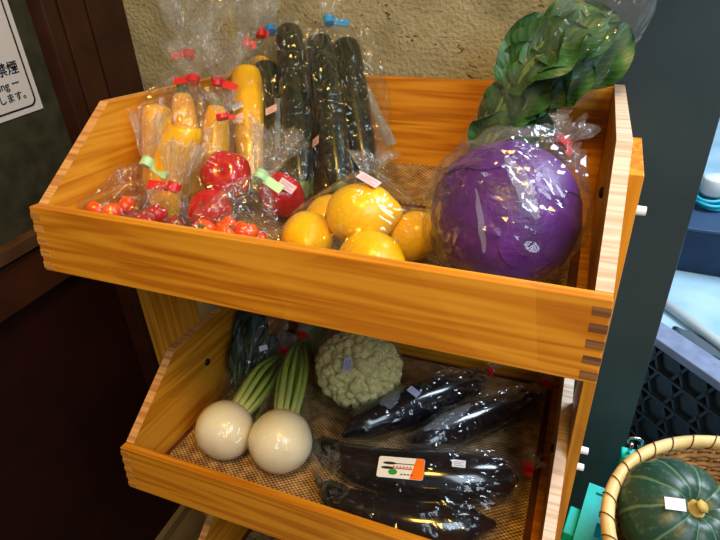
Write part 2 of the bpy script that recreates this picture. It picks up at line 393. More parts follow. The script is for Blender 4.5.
def bag(T, label, spheres, neck, flare=None, tape='red', margin=.004, crump=.005, mat_=None, stickers=(), nu=72, nv=54, zmin=.0135,
        ybound=(t+.001, D-t-.001), xbound=(t+.0015, W-t-.0015), extra=(), tapedir=1, tuft=None, group=None, name='plastic_bag', seed=0, tapesize=(.024, .011), nr=.0065):
    bagn[0] += 1; sd = V((bagn[0]*3.7 + seed, bagn[0]*1.3, 5.1)); rr = random.Random(bagn[0] + seed)
    pts = []
    for c, r in spheres:
        for d in DIRS: pts.append(V(c) + d * (r + margin))
    for e in extra: pts.append(V(e))
    nk = V(neck); Cn = sum((V(c) for c, r in spheres), V()) / len(spheres)
    A = (nk - Cn).normalized()
    pl = hull_planes(pts + [nk + d*nr for d in DIRS[:20]])
    pl = [(n, n.dot(c - Cn)) for n, c in pl]
    def rad(d):
        best = 9
        for n, off in pl:
            k = n.dot(d)
            if k > 1e-6: best = min(best, off / k)
        return best
    x = A.cross(V((0.1, .2, 1))).normalized(); y = A.cross(x)
    NL = (nk - Cn).length; thmin = math.atan2(nr, NL)
    base = V((Cn.x, Cn.y, zmin)); vs = []; fs = []
    def clampp(q):
        if q.z < .16:
            if xbound: q.x = min(max(q.x, xbound[0]), xbound[1])
            if ybound: q.y = min(max(q.y, ybound[0]), ybound[1])
        if q.z < zmin: q.z = zmin
        return q
    # profile along th: fine near neck
    for j in range(nv):
        u = j / (nv - 1); th = PI - (PI - thmin) * (u ** .8 if u < 1 else 1)
        if j == 0: th = PI - .02
        for i in range(nu):
            ph = 2*PI*i/nu
            d = A*math.cos(th) + (x*math.cos(ph) + y*math.sin(ph))*math.sin(th)
            r = rad(d); q = Cn + d*r
            wn = max(0, min(1, (th - thmin) / .25))
            near = max(0, 1 - (th - thmin) / 1.3)
            a = crump * (1.2*max(0, ridged(q*26 + sd) - .35) + .25*max(0, ridged(q*80 + sd) - .4)) * wn
            a += crump * near * wn * (1.1*math.sin(ph*13 + 5*noise.noise(q*30+sd)) + .8)
            q = Cn + d*(r + a)
            vs.append(clampp(q) if j < nv-3 else q)
    fs.append(tuple(range(nu)))
    rings = nv
    if flare:
        fd, fl, fr = V(flare[0]).normalized(), flare[1], flare[2]
        fx = fd.cross(x).normalized(); fx = (x - fd*x.dot(fd)).normalized(); fy = fd.cross(fx)
        if fx.cross(fy).dot(x.cross(y)) < 0: fy = -fy
        n2 = 14; squash = flare[3] if len(flare) > 3 else .75
        for j in range(1, n2+1):
            s = j/n2; ww = min(1, s*3)
            dd = (A*(1-ww) + fd*ww).normalized()
            cc = nk + A*(nr*.3) * 1 + fd * (fl*s)
            R = nr + (fr-nr) * (s**.75)
            for i in range(nu):
                ph = 2*PI*i/nu
                pleat = 1 + .42*s*math.sin(ph*7 + 2*math.sin(ph*2+sd.x)) + .25*s*noise.noise(V((math.cos(ph)*3, math.sin(ph)*3, s*2)) + sd)*2
                rag = 1 + .22*s*noise.noise(V((math.cos(ph)*2.2, math.sin(ph)*2.2, 3)) + sd)
                ax_ = fx*(1-ww) + fx*ww
                q = cc + (fx*math.cos(ph) + fy*math.sin(ph)*(1 - (1-squash)*s)) * R*pleat + fd*(fl*s)*(rag-1)*1.6
                q += V((noise.noise(q*70+sd), noise.noise(q*70+sd*2), noise.noise(q*70-sd))) * .006*s
                if q.z < zmin: q.z = zmin
                if q.z < .16: q.y = min(q.y, D-t-.001)
                vs.append(q)
        rings += n2
    for j in range(rings-1):
        for i in range(nu): fs.append((j*nu+i, j*nu+(i+1) % nu, (j+1)*nu+(i+1) % nu, (j+1)*nu+i))
    m = MB(); m.add([q - base for q in vs], fs)
    for k, f in enumerate(m.f):
        if k > 0 and (k-1)//nu >= nv-1: m.m[k] = 1
    o = m.build(name, [mat_ or F_CLEAR, tuft or F_TUFT], None, smooth=False); o.matrix_world = T @ Matrix.Translation(base)
    # smooth only the pleated end a little less, keep facets crisp on the body
    tag(o, label, 'bag', group)
    if tape:
        tw, th_ = tapesize; Mtp = Matrix.Translation(nk - base) @ aim(A, V((.93, .36, -.04)))
        tb = MB().revolve([(nr+.0006, -th_/2), (nr+.0016, -th_/2), (nr+.0016, th_/2), (nr+.0006, th_/2)], 20)
        x0 = nr if tapedir > 0 else -nr - tw + .0
        tb.box((x0, -.0008, -th_/2), (x0 + tw, .0008, th_/2), M=Matrix.Rotation(.25*tapedir, 4, 'Y'))
        tb.build('tape', TAPE[tape], o, smooth=False, M=Mtp)
    for p, col, sz, ang in stickers:
        d = (V(p) - Cn).normalized(); best = 9; bn = d
        for n, off in pl:
            k = n.dot(d)
            if k > 1e-6 and off/k < best: best = off/k; bn = n
        q = Cn + d*(best + crump*.9 + .0015) - base
        q0 = (bn + V((-.1, -.3, .35))*.6).normalized()
        Mq = Matrix.Translation(q) @ aim(q0, (.93, .36, -.04)) @ Matrix.Rotation(ang, 4, 'Z')
        sb = MB().box((-sz/2, -sz*.3, 0), (sz/2, sz*.3, .0004), 0)
        for kk in range(3): sb.box((-sz*.38, sz*(.10 - .14*kk), .0004), (sz*(.36 - .2*(kk % 2)), sz*(.15 - .14*kk), .00045), 1)
        sb.build('price_sticker', [STK[col], PRN], o, smooth=False, M=Mq)
    return o

# ------------------------------------------------------------ produce builders
def setM(o, T, loc, rot=(0, 0, 0), sc=(1, 1, 1)): o.matrix_world = T @ TR(loc, rot, sc); return o
green_st = simple('stem_green', srgb(70, 96, 36), .5, .4, 80, srgb(110, 124, 60))

# lemons
LM = simple('lemon_skin', srgb(250, 200, 8), .38, .5, 230, srgb(244, 186, 4), .35, coat=.25, sub=.05, bd=.0012)
def lemon_mb():
    prof = []
    for k in range(25):
        u = k/24; a = PI*u; r = .030*math.sin(a)**.86; z = -.0345*math.cos(a)
        if u > .86: r = max(r, .0095*(1-(u-.86)/.14)**.6); z += .006*((u-.86)/.14)
        prof.append((max(r, .0004), z))
    return MB().revolve(prof, 32, fn=lambda q, a: q*(1+.02*noise.noise(q*60)))
lem0 = lemon_mb().build('lemon', LM); tag(lem0, '', 'lemon', 'lemons in the clear bag')
MB().revolve([(.0028, -.0005), (.0032, .0006), (.002, .0014), (.0004, .0016)], 10).build('stem_scar', green_st, lem0, M=TR((0, 0, -.0345), (PI, 0, 0)))
lemons = [((.345, .128, .070), (0, 1.5, .35), 1.12, 'large lemon on top of the bagged pile, under the pink sticker'),
          ((.286, .112, .040), (1.3, .9, .2), .98, 'lemon at the left front of the bagged lemon pile'),
          ((.374, .080, .040), (.2, 1.45, 0), 1.0, 'lemon lowest at the front edge of the bagged pile'),
          ((.398, .152, .042), (.8, .6, 1), .90, 'lemon at the right of the bagged pile, beside the purple cabbage'),
          ((.283, .172, .041), (.5, 1.2, 2), .90, 'lemon at the back left of the bagged pile, next to the tomatoes')]
lem_s = []
for k, (p, r, s, lb) in enumerate(lemons):
    o = lem0 if k == 0 else copy_tree(lem0)
    setM(o, T1, p, r, (s, s, s)); o['label'] = lb; lem_s.append((p, .029*s))
o = copy_tree(lem0); setM(o, T1, (.432, .205, .040), (.4, 1.3, .2), (.85,)*3); o['label'] = 'yellow fruit half hidden behind the left side of the purple cabbage'; o['group'] = 'lemon beside the cabbage'; del o['group']

# tomatoes
TM = simple('tomato_skin', srgb(206, 12, 12), .22, .5, 25, srgb(186, 8, 10), coat=.5, sub=.05)
CT = simple('cherry_tomato_orange', srgb(246, 96, 8), .2, .5, 30, srgb(232, 66, 6), coat=.5)
CR = simple('cherry_tomato_red', srgb(196, 22, 14), .2, .5, 30, srgb(160, 14, 10), coat=.5)
def tomato_mb(r):
    def f(q, a): 
        rr_ = math.hypot(q.x, q.y); return V((q.x*(1+.035*math.cos(5*a)), q.y*(1+.035*math.cos(5*a)), q.z*.86 - .005*r/.03*math.exp(-(rr_/(r*.28))**2)*(1 if q.z > 0 else .25)))
    return MB().revolve([(max(.0003, r*math.sin(PI*k/22)), -r*math.cos(PI*k/22)) for k in range(23)], 36, fn=f)
def calyx_mb(r):
    m = MB()
    for k in range(5):
        a = 2*PI*k/5; d = V((math.cos(a), math.sin(a), 0)); p_ = V((-d.y, d.x, 0))
        vs = []
        for j in range(6):
            s = j/5; c = d*(r*.95*s) + V((0, 0, .003*math.sin(PI*s) + .0015*s)); w_ = r*.2*math.sin(PI*min(1, s*.9+.12))
            vs += [c - p_*w_, c + p_*w_, c + V((0, 0, .0006))]
        m.add(vs, [f for j in range(5) for f in ((3*j, 3*j+3, 3*j+5, 3*j+2), (3*j+2, 3*j+5, 3*j+4, 3*j+1))])
    m.sweep([(0, 0, 0), (0, 0, r*.35), (r*.08, 0, r*.6)], [r*.09, r*.07, r*.09], 8)
    return m
tom0 = tomato_mb(.031).build('tomato', TM); calyx_mb(.02).build('calyx', green_st, tom0, M=TR((0, 0, .0165)))
tag(tom0, '', 'tomato', 'large tomatoes in the top tray')
toms = [((.140, .176, .078), (.9, .5, 0), 1.05, 'large red tomato on top of the pile beside the yellow zucchini'),
        ((.140, .134, .045), (.5, -.8, 1), .92, 'large red tomato low at the front, under the other one on top'),
        ((.197, .214, .047), (.6, .9, 2), 1.05, 'large red tomato at the right, against the bagged green zucchini')]
for k, (p, r, s, lb) in enumerate(toms):
    o = tom0 if k == 0 else copy_tree(tom0); setM(o, T1, p, r, (s,)*3); o['label'] = lb
ch0 = tomato_mb(.0125).build('cherry_tomato', CT); calyx_mb(.008).build('calyx', green_st, ch0, M=TR((0, 0, .0068)))
tag(ch0, '', 'tomato')
ch1 = tomato_mb(.0125).build('cherry_tomato', CR); calyx_mb(.008).build('calyx', green_st, ch1, M=TR((0, 0, .0068)))
tag(ch1, '', 'tomato')
def pile(src, spots, group, labels):
    used = False
    for k, p in enumerate(spots):
        o = src if (src.get('fresh', 1) and not used and src['label'] == '') else copy_tree(src)
        used = True
        setM(o, T1, p, (rnd.uniform(-1, 1), rnd.uniform(-1, 1), rnd.uniform(0, 6)), (rnd.uniform(.95, 1.12),)*3)
        o['group'] = group; o['label'] = labels
spA = [(.032, .045, .034), (.062, .045, .034), (.045, .072, .036), (.034, .060, .058), (.058, .058, .058), (.076, .074, .036), (.040, .100, .036), (.070, .100, .036), (.056, .084, .058)]
pile(ch0, spA, 'orange cherry tomatoes in the far left bag', 'orange cherry tomato in the bag at the far left corner of the top tray')
spB = [(.100, .045, .034), (.126, .045, .034), (.112, .068, .034), (.100, .090, .034), (.113, .050, .056), (.118, .090, .036), (.108, .075, .056)]
pile(ch1, spB, 'red cherry tomatoes in the small red taped bag', 'dark red cherry tomato in the small bag behind the front board, red tape above')
spC = [(.176, .040, .034), (.203, .040, .034), (.230, .040, .034), (.190, .066, .034), (.216, .066, .034), (.240, .070, .034), (.190, .052, .056), (.218, .052, .056), (.205, .088, .034), (.232, .092, .034), (.205, .074, .056), (.232, .070, .056)]
pile(ch0, spC, 'orange cherry tomatoes in the green taped bag', 'orange cherry tomato in the green taped bag, left of the lemons')

# zucchini, long fruits
YZ = simple('yellow_zucchini_skin', srgb(255, 196, 2), .3, .5, 40, srgb(252, 178, 1), .05, coat=.3)
def greenz():
    m, nt, b = newmat('dark_green_skin'); L = nt.links
    tc = N(nt, 'ShaderNodeTexCoord'); n = N(nt, 'ShaderNodeTexNoise'); n.inputs['Scale'].default_value = 120; n.inputs['Detail'].default_value = 3; L.new(tc.outputs['Object'], n.inputs['Vector'])
    r = ramp(nt, [(.35, srgb(10, 20, 9)), (.58, srgb(16, 28, 11)), (.78, srgb(40, 56, 24))]); L.new(n.outputs['Fac'], r.inputs[0]); L.new(r.outputs[0], b.inputs['Base Color'])
    b.inputs['Roughness'].default_value = .3; b.inputs['Coat Weight'].default_value = .3; return m
GZ = greenz()
STEMZ = simple('zucchini_stem', srgb(108, 124, 48), .55, .4, 60, srgb(78, 96, 34), .3)
def long_fruit(name, T, top, bot, r, mat_, label, group, stem_at='bottom', bend=(0, 0, 0), stemm=STEMZ):
    top, bot = V(top), V(bot)
    a, b = (bot, top) if stem_at == 'bottom' else (top, bot)     # a = stem end
    base = bot.copy(); mid = (a+b)/2 + V(bend)
    o = empty(name, T @ Matrix.Translation(base), label, 'zucchini', group)
    L_ = (b - a); 
    pts = [a + L_*.09, a + L_*.16, a + (mid-a)*.55, mid, b + (mid-b)*.5, b - L_*.07, b - L_*.025, b]
    MB().sweep([q-base for q in pts], [r*.62, r*.78, r*.95, r*1.02, r*1.05, r*.98, r*.72, r*.12], 24, n=34, lobes=7, lob=.018).build('flesh', mat_, o)
    d = L_.normalized()
    MB().sweep([a + L_*.105 - base, a + L_*.05 - base, a + L_*.01 - base, a - base], [r*.60, r*.42, r*.38, r*.44], 10, n=9, lobes=5, lob=.14).build('stem', stemm, o)
    return (a, b, mid, r)
def spine_spheres(q, n=5):
    a, b, mid, r = q; out = []
    for k in range(n):
        u = (k+.5)/n; p_ = a*(1-u)**2 + (mid*2 - (a+b)/2)*2*u*(1-u) + b*u*u
        out.append((tuple(p_), r))
    return out + [(tuple(a + (b-a)*.03), r*.5), (tuple(b - (b-a)*.05), r*.7)]
GLF, GRF = 'dark green zucchini in the left blue taped bag', 'dark green zucchini in the right blue taped bag'
z1 = long_fruit('zucchini', T1, (.100, .440, .242), (.205, .275, .030), .0222, GZ, 'dark green zucchini, tallest in the left blue taped bag', GLF)
z2 = long_fruit('zucchini', T1, (.076, .402, .188), (.166, .262, .034), .0222, GZ, 'dark green zucchini at the left of the left blue taped bag', GLF)
z3 = long_fruit('zucchini', T1, (.124, .400, .205), (.212, .245, .034), .0205, GZ, 'dark green zucchini at the front of the left blue taped bag', GLF)
z4 = long_fruit('zucchini', T1, (.150, .444, .228), (.245, .300, .030), .0222, GZ, 'dark green zucchini at the left of the right blue taped bag', GRF)
z5 = long_fruit('zucchini', T1, (.196, .440, .224), (.285, .310, .030), .0222, GZ, 'dark green zucchini at the right of the right blue taped bag', GRF)
z6 = long_fruit('zucchini', T1, (.182, .395, .205), (.262, .262, .034), .0205, GZ, 'dark green zucchini at the front of the right blue taped bag', GRF)
YG = 'yellow zucchini in clear bags on the left'
y1 = long_fruit('zucchini', T1, (.040, .240, .178), (.070, .185, .030), .0185, YZ, 'yellow zucchini with green stem tip, in the bag with the highest flared film', YG, 'top')
y2 = long_fruit('zucchini', T1, (.036, .190, .160), (.048, .145, .030), .0180, YZ, 'orange yellow zucchini nearest the left side board', YG, 'bottom')
y3 = long_fruit('zucchini', T1, (.098, .165, .142), (.074, .125, .022), .0215, YZ, 'yellow zucchini slanting at the front, behind the small red taped bag', YG, 'bottom', (-.012, -.004, 0))
y4 = long_fruit('zucchini', T1, (.078, .262, .158), (.098, .200, .030), .0190, YZ, 'yellow zucchini with green end just under two red tapes', YG, 'top')
y5 = long_fruit('zucchini', T1, (.074, .350, .190), (.130, .250, .030), .0215, YZ, 'wide upright yellow zucchini with a flat top and white stickers', YG, 'bottom')
y6 = long_fruit('zucchini', T1, (.058, .420, .196), (.120, .300, .030), .0180, YZ, 'yellow zucchini right next to the left bag of dark green zucchini', YG, 'bottom')

# lemon / tomato / zucchini bags
bag(T1, 'clear bag of orange cherry tomatoes at far left, pale green tape on its neck', [(p, .0135) for p in spA], (.064, .124, .102), ((-.2, .45, 1), .062, .022, .5), 'green', crump=.006, mat_=F_HAZE)
bag(T1, 'small crinkled clear bag with red tape in front of the slanting yellow zucchini', [(p, .0135) for p in spB], (.120, .098, .084), ((.1, .5, 1), .05, .026), 'red', crump=.006, mat_=F_HAZE, tapedir=-1)
bag(T1, 'clear bag of orange cherry tomatoes with pale green tape, left of lemons', [(p, .0135) for p in spC], (.221, .128, .100), ((.35, .3, 1), .055, .030), 'green', crump=.007, mat_=F_HAZE)
bag(T1, 'clear crinkled bag around the large red tomatoes', [(p, .031*s) for p, r, s, l in toms], (.124, .205, .146), ((-.1, .3, 1), .03, .018), 'red', crump=.007, mat_=F_HAZE, stickers=[((.222, .19, .07), 'pink', .022, -.5)], tapesize=(.010, .006))
bag(T1, 'clear bag of lemons with gathered top and pink sticker', lem_s, (.334, .178, .100), ((.0, .3, 1), .024, .022), None, crump=.004, stickers=[((.352, .128, .104), 'pink', .025, -.5)], margin=.003)
bag(T1, 'clear bag of dark green zucchini on the left with blue tape at its top', spine_spheres(z1)+spine_spheres(z2)+spine_spheres(z3), (.076, .428, .236), ((-.2, .1, 1), .030, .014), 'blue', crump=.010, mat_=F_ZUC, stickers=[((.140, .30, .14), 'pink', .019, .15)], nu=80, nv=64, ybound=(.05, .463))
bag(T1, 'clear bag of dark green zucchini on the right with blue tape and silvery sheen', spine_spheres(z4)+spine_spheres(z5)+spine_spheres(z6), (.172, .436, .250), ((-.05, .1, 1), .026, .014), 'blue', crump=.010, mat_=F_ZUC, stickers=[((.215, .27, .10), 'pink', .019, .05)], nu=80, nv=64, ybound=(.05, .463), extra=[(.250, .44, .215), (.292, .405, .06)])
bag(T1, 'clear bag with the highest flared top of the yellow zucchini bags, red tape', spine_spheres(y1)+spine_spheres(y2), (.042, .262, .214), ((.15, .1, 1), .070, .040), 'red', crump=.006, mat_=F_CLEAR, tapedir=-1, ybound=(.05, .46), tapesize=(.018, .010))
bag(T1, 'crinkled clear bag around the slanting yellow zucchini, red tape at its top', spine_spheres(y3), (.066, .232, .186), ((.0, .1, 1), .045, .032), 'red', crump=.008, mat_=F_CLEAR, tapedir=-1, tapesize=(.020, .009))
bag(T1, 'clear bag gathered by the lower right red tape over a green ended zucchini', spine_spheres(y4), (.082, .262, .180), ((.25, .15, 1), .060, .034), 'red', crump=.006, mat_=F_CLEAR, tapesize=(.022, .010))
bag(T1, 'clear bag over the wide upright yellow zucchini, red tape against plaster wall', spine_spheres(y5), (.072, .362, .220), ((.05, .1, 1), .075, .034), 'red', crump=.005, mat_=F_CLEAR, stickers=[((.10, .27, .135), 'pink', .017, .3), ((.09, .28, .16), 'white', .016, .4)], tapesize=(.006, .012))
bag(T1, 'clear bag over the yellow zucchini beside the dark green ones', spine_spheres(y6), (.066, .415, .232), ((.0, .1, 1), .05, .026), 'red', crump=.005, tapesize=(.006, .012), ybound=(.05, .463))

# window reflections on the two zucchini bags, painted as hazy blue-white film strips
SHEEN = film('painted_sheen_film', .55, tint=(.8, .86, .92, 1), refl=.8, bscale=30)
for n_ in SHEEN.node_tree.nodes:
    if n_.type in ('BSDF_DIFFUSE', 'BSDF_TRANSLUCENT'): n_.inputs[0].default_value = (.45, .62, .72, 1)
def sheen_strip(bagname, quad, nm='painted_sheen', off=(0, -.012, 0)):
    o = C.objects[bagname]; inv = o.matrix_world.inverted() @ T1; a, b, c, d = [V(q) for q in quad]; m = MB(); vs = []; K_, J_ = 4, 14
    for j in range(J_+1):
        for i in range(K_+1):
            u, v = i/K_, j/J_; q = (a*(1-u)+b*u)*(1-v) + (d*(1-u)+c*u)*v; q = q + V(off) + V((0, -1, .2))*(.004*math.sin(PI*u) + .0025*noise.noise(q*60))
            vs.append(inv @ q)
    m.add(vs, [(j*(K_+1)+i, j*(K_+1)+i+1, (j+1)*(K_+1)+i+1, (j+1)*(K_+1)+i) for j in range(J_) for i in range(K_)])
    m.build(nm, SHEEN, o, smooth=True)
sheen_strip('plastic_bag.006', [(.208, .425, .205), (.224, .425, .200), (.300, .400, .085), (.282, .398, .078)])
sheen_strip('plastic_bag.006', [(.194, .404, .205), (.204, .406, .202), (.246, .340, .110), (.238, .336, .108)])
sheen_strip('plastic_bag.005', [(.128, .345, .150), (.138, .345, .150), (.158, .300, .090), (.150, .298, .088)])
sheen_strip('plastic_bag.005', [(.098, .335, .130), (.105, .335, .130), (.125, .290, .075), (.118, .288, .075)])

def sphere_patch(bagname, T, cen, Rr, quad, nm='painted_glint'):
    # reflection painted as a pale patch on the bag side that faces the shop
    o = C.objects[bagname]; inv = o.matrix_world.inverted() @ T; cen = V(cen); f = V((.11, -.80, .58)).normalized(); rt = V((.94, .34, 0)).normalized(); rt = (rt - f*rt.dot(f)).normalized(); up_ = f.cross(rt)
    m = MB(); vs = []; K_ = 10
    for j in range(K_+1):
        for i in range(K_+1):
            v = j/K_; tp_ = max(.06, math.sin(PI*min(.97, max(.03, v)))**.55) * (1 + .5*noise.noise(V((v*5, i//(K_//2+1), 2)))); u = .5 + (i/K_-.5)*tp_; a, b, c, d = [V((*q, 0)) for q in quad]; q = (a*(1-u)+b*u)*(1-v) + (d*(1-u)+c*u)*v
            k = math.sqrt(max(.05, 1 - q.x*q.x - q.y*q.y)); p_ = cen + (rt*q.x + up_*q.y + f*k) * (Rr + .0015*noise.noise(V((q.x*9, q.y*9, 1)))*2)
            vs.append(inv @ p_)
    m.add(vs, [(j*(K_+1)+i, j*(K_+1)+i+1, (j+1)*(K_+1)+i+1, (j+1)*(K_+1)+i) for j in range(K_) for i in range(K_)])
    m.build(nm, SHEEN2, o, smooth=True)
SHEEN2 = film('thin_painted_sheen', .24, tint=(.86, .9, .96, 1), refl=.8, bscale=30)  # pale diffuse film, imitates window reflection by its colour
# purple cabbage
def cabbage_mat():
    m, nt, b = newmat('purple_cabbage'); L = nt.links
    tc = N(nt, 'ShaderNodeTexCoord'); v = N(nt, 'ShaderNodeTexVoronoi', feature='DISTANCE_TO_EDGE'); v.inputs['Scale'].default_value = 34
    n = N(nt, 'ShaderNodeTexNoise'); n.inputs['Scale'].default_value = 22; n.inputs['Detail'].default_value = 4; L.new(tc.outputs['Object'], n.inputs['Vector'])
    mx = N(nt, 'ShaderNodeMix', data_type='VECTOR'); mx.inputs[0].default_value = .25; L.new(tc.outputs['Object'], mx.inputs[4]); L.new(n.outputs['Color'], mx.inputs[5]); L.new(mx.outputs[1], v.inputs['Vector'])
    r = ramp(nt, [(.0, srgb(116, 48, 144)), (.05, srgb(78, 18, 116))]); L.new(v.outputs['Distance'], r.inputs[0])
    r2 = ramp(nt, [(.3, srgb(48, 9, 66)), (.7, srgb(104, 26, 150))]); L.new(n.outputs['Fac'], r2.inputs[0])
    m3 = N(nt, 'ShaderNodeMix', data_type='RGBA'); m3.inputs[0].default_value = .75; L.new(r.outputs[0], m3.inputs[6]); L.new(r2.outputs[0], m3.inputs[7]); L.new(m3.outputs[2], b.inputs['Base Color'])
    b.inputs['Roughness'].default_value = .4; bump(nt, b, v.outputs['Distance'], .3, .003); return m
CB = cabbage_mat()
cab = empty('purple_cabbage', T1 @ Matrix.Translation((.497, .130, .016)), 'large purple cabbage head in the top tray, right of the lemons', 'cabbage')
MB().ico((0, 0, .072), (.071, .071, .069), 5, fn=lambda d: 1 + .02*noise.noise(d*3) + .012*ridged(d*2.2)).build('head', CB, cab)
def cap_leaf(cen, R, axis, ang, twist, off):
    axis = V(axis).normalized(); x = axis.cross(V((.3, .5, 1))).normalized(); y = axis.cross(x); m = MB(); vs = []; fs = []; nr_, ns = 16, 48
    for j in range(nr_+1):
        for i in range(ns):
            ph = 2*PI*i/ns; edge = ang*(1 + .12*math.sin(3*ph+twist) + .06*math.sin(7*ph)); th = edge*(j/nr_)
            d = axis*math.cos(th) + (x*math.cos(ph) + y*math.sin(ph))*math.sin(th)
            r = R*(1 + off + .018*max(0, j/nr_-.75)*4*(.4+math.sin(5*ph+twist)*.6)) + R*.035*math.exp(-(math.sin(ph)*math.sin(th)/.09)**2)*max(0, math.cos(ph)*.7+.5)*(1-j/nr_) + .006*R*math.sin(ph*11)*(j/nr_)
            vs.append(V(cen) + V((d.x*r, d.y*r, d.z*r*.97)))
    for j in range(nr_):
        for i in range(ns): fs.append((j*ns+i, (j+1)*ns+i, (j+1)*ns+(i+1) % ns, j*ns+(i+1) % ns))
    return m.add(vs, fs)
for ax_, an, tw, of in (((-.6, -.5, .5), 1.15, 0, .022), ((.75, -.5, .5), 1.1, 2, .035), ((.1, .3, 1), 1.0, 4, .045), ((.1, -1, .1), .95, 5, .028)):
    lf = cap_leaf((0, 0, .072), .071, ax_, an, tw, of); lf.build('outer_leaf', CB, cab)
bag(T1, 'clear bag around the purple cabbage with red tape knot', [((.497, .130, .090), .076)], (.540, .190, .150), ((.25, .1, .8), .024, .019), 'red', crump=.007, margin=.003, mat_=film('cabbage_film', .03, refl=.7, bscale=8), tapesize=(.008, .008), extra=[(.415, .15, .05), (.42, .13, .03)])

cbn = [o.name for o in C.objects if o.get('label', '').startswith('clear bag around the purple')][0]
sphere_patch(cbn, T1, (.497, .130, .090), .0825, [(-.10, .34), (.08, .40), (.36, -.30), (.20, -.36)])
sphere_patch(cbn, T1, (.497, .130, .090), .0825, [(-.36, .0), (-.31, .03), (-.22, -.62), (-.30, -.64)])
# leafy greens
def leafm(name, c1, c2, vein):
    m, nt, b = newmat(name); L = nt.links
    tc = N(nt, 'ShaderNodeTexCoord'); n = N(nt, 'ShaderNodeTexNoise'); n.inputs['Scale'].default_value = 45; L.new(tc.outputs['Object'], n.inputs['Vector'])
    r = ramp(nt, [(.35, c1), (.65, c2)]); L.new(n.outputs['Fac'], r.inputs[0])
    uv = N(nt, 'ShaderNodeUVMap'); sp = N(nt, 'ShaderNodeSeparateXYZ'); L.new(uv.outputs[0], sp.inputs[0])
    # v shaped side veins: |x|*a + y
    s1 = N(nt, 'ShaderNodeMath', operation='SUBTRACT'); s1.inputs[1].default_value = .5; L.new(sp.outputs[0], s1.inputs[0])
    ab = N(nt, 'ShaderNodeMath', operation='ABSOLUTE'); L.new(s1.outputs[0], ab.inputs[0])
    mm = N(nt, 'ShaderNodeMath', operation='MULTIPLY_ADD'); mm.inputs[1].default_value = -.9; L.new(ab.outputs[0], mm.inputs[0]); L.new(sp.outputs[1], mm.inputs[2])
    k = N(nt, 'ShaderNodeMath', operation='MULTIPLY'); k.inputs[1].default_value = 44; L.new(mm.outputs[0], k.inputs[0])
    sn = N(nt, 'ShaderNodeMath', operation='SINE'); L.new(k.outputs[0], sn.inputs[0])
    gt = N(nt, 'ShaderNodeMath', operation='GREATER_THAN'); gt.inputs[1].default_value = .93; L.new(sn.outputs[0], gt.inputs[0])
    lt = N(nt, 'ShaderNodeMath', operation='LESS_THAN'); lt.inputs[1].default_value = .025; L.new(ab.outputs[0], lt.inputs[0])
    mx_ = N(nt, 'ShaderNodeMath', operation='MAXIMUM'); L.new(gt.outputs[0], mx_.inputs[0]); L.new(lt.outputs[0], mx_.inputs[1])
    hf = N(nt, 'ShaderNodeMath', operation='MULTIPLY'); hf.inputs[1].default_value = .16; L.new(mx_.outputs[0], hf.inputs[0])
    mx = N(nt, 'ShaderNodeMix', data_type='RGBA'); L.new(hf.outputs[0], mx.inputs['Factor']); L.new(r.outputs[0], mx.inputs[6]); mx.inputs[7].default_value = vein
    L.new(mx.outputs[2], b.inputs['Base Color']); b.inputs['Roughness'].default_value = .45; bump(nt, b, sn.outputs[0], .15, .002); return m
SP = leafm('greens_leaf', srgb(34, 80, 42), srgb(60, 110, 60), srgb(130, 168, 100)); STG = simple('greens_stem', srgb(110, 140, 60), .45, .4, 60, srgb(140, 166, 84))
def leaf_obj(parent, base, tip, width, face, mat_, name='leaf', wav=.006, stem0=None, stemm=None, cup=.25):
    base, tip = V(base), V(tip); ax_ = tip-base; L_ = ax_.length; d = ax_.normalized(); f = V(face); f = (f - d*f.dot(d)).normalized(); sd = d.cross(f)
    m = MB(); vs = []; uv = []; nu_, nv_ = 8, 14; ph = rnd.uniform(0, 6)
    for j in range(nv_+1):
        v_ = j/nv_; wd = width/2 * (math.sin(PI*min(1, v_*.93+.05))**.62)
        for i in range(nu_+1):
            u_ = i/nu_*2-1; q = base + d*(L_*v_) + sd*(wd*u_) + f*(cup*wd*(u_*u_) + wav*math.sin(v_*9+ph+u_*2)*abs(u_) - L_*.12*(v_*v_))
            q += f*.003*math.sin(u_*14+ph)*abs(u_); vs.append(q); uv.append((i/nu_, v_))
    fs = [(j*(nu_+1)+i, j*(nu_+1)+i+1, (j+1)*(nu_+1)+i+1, (j+1)*(nu_+1)+i) for j in range(nv_) for i in range(nu_)]
    m.add(vs, fs); o = m.build(name, mat_, parent)
    ul = o.data.uv_layers.new(name='UVMap')
    for lp in o.data.loops: ul.data[lp.index].uv = uv[lp.vertex_index]
    if stem0 is not None:
        MB().sweep([V(stem0), (V(stem0)+base)/2 + V((0, 0, .004)), base, base + d*(L_*.5) - f*(L_*.04)], [.0034, .003, .0024, .001], 7, n=9).build('leaf_stalk', stemm, o)
    return o
gb = V((.405, .425, .040)); gr = empty('leafy_greens', T1 @ Matrix.Translation(gb), 'bunch of broad green leaves standing in the back right corner of the top tray', 'vegetable')
gdir = V((.150, -.035, .235))
for k in range(34):
    u = .14 + .60*((k*.618) % 1); lat = rnd.uniform(-1, 1)*(.012+.042*u); dep = rnd.uniform(-.040, .012)
    c = gdir*u + V((.84, .0, -.54)).normalized()*lat + V((0, dep, 0))
    dd = (gdir.normalized() + V((rnd.uniform(-.35, .45), rnd.uniform(-.2, .1), rnd.uniform(-.5, .2)))).normalized()
    Ln = rnd.uniform(.06, .09); c.y = min(c.y, .022)
    c2 = c + dd*Ln
    for q in (c, c2):
        if (gb + q).z < .175: q.x = min(q.x, .555 - gb.x)
    leaf_obj(gr, c, c2, rnd.uniform(.058, .084), (rnd.uniform(-.6, .3), -1, rnd.uniform(.2, 1.0)), SP, stem0=V((rnd.uniform(-.014, .014), rnd.uniform(-.03, .01), rnd.uniform(-.005, .02))), stemm=STG)
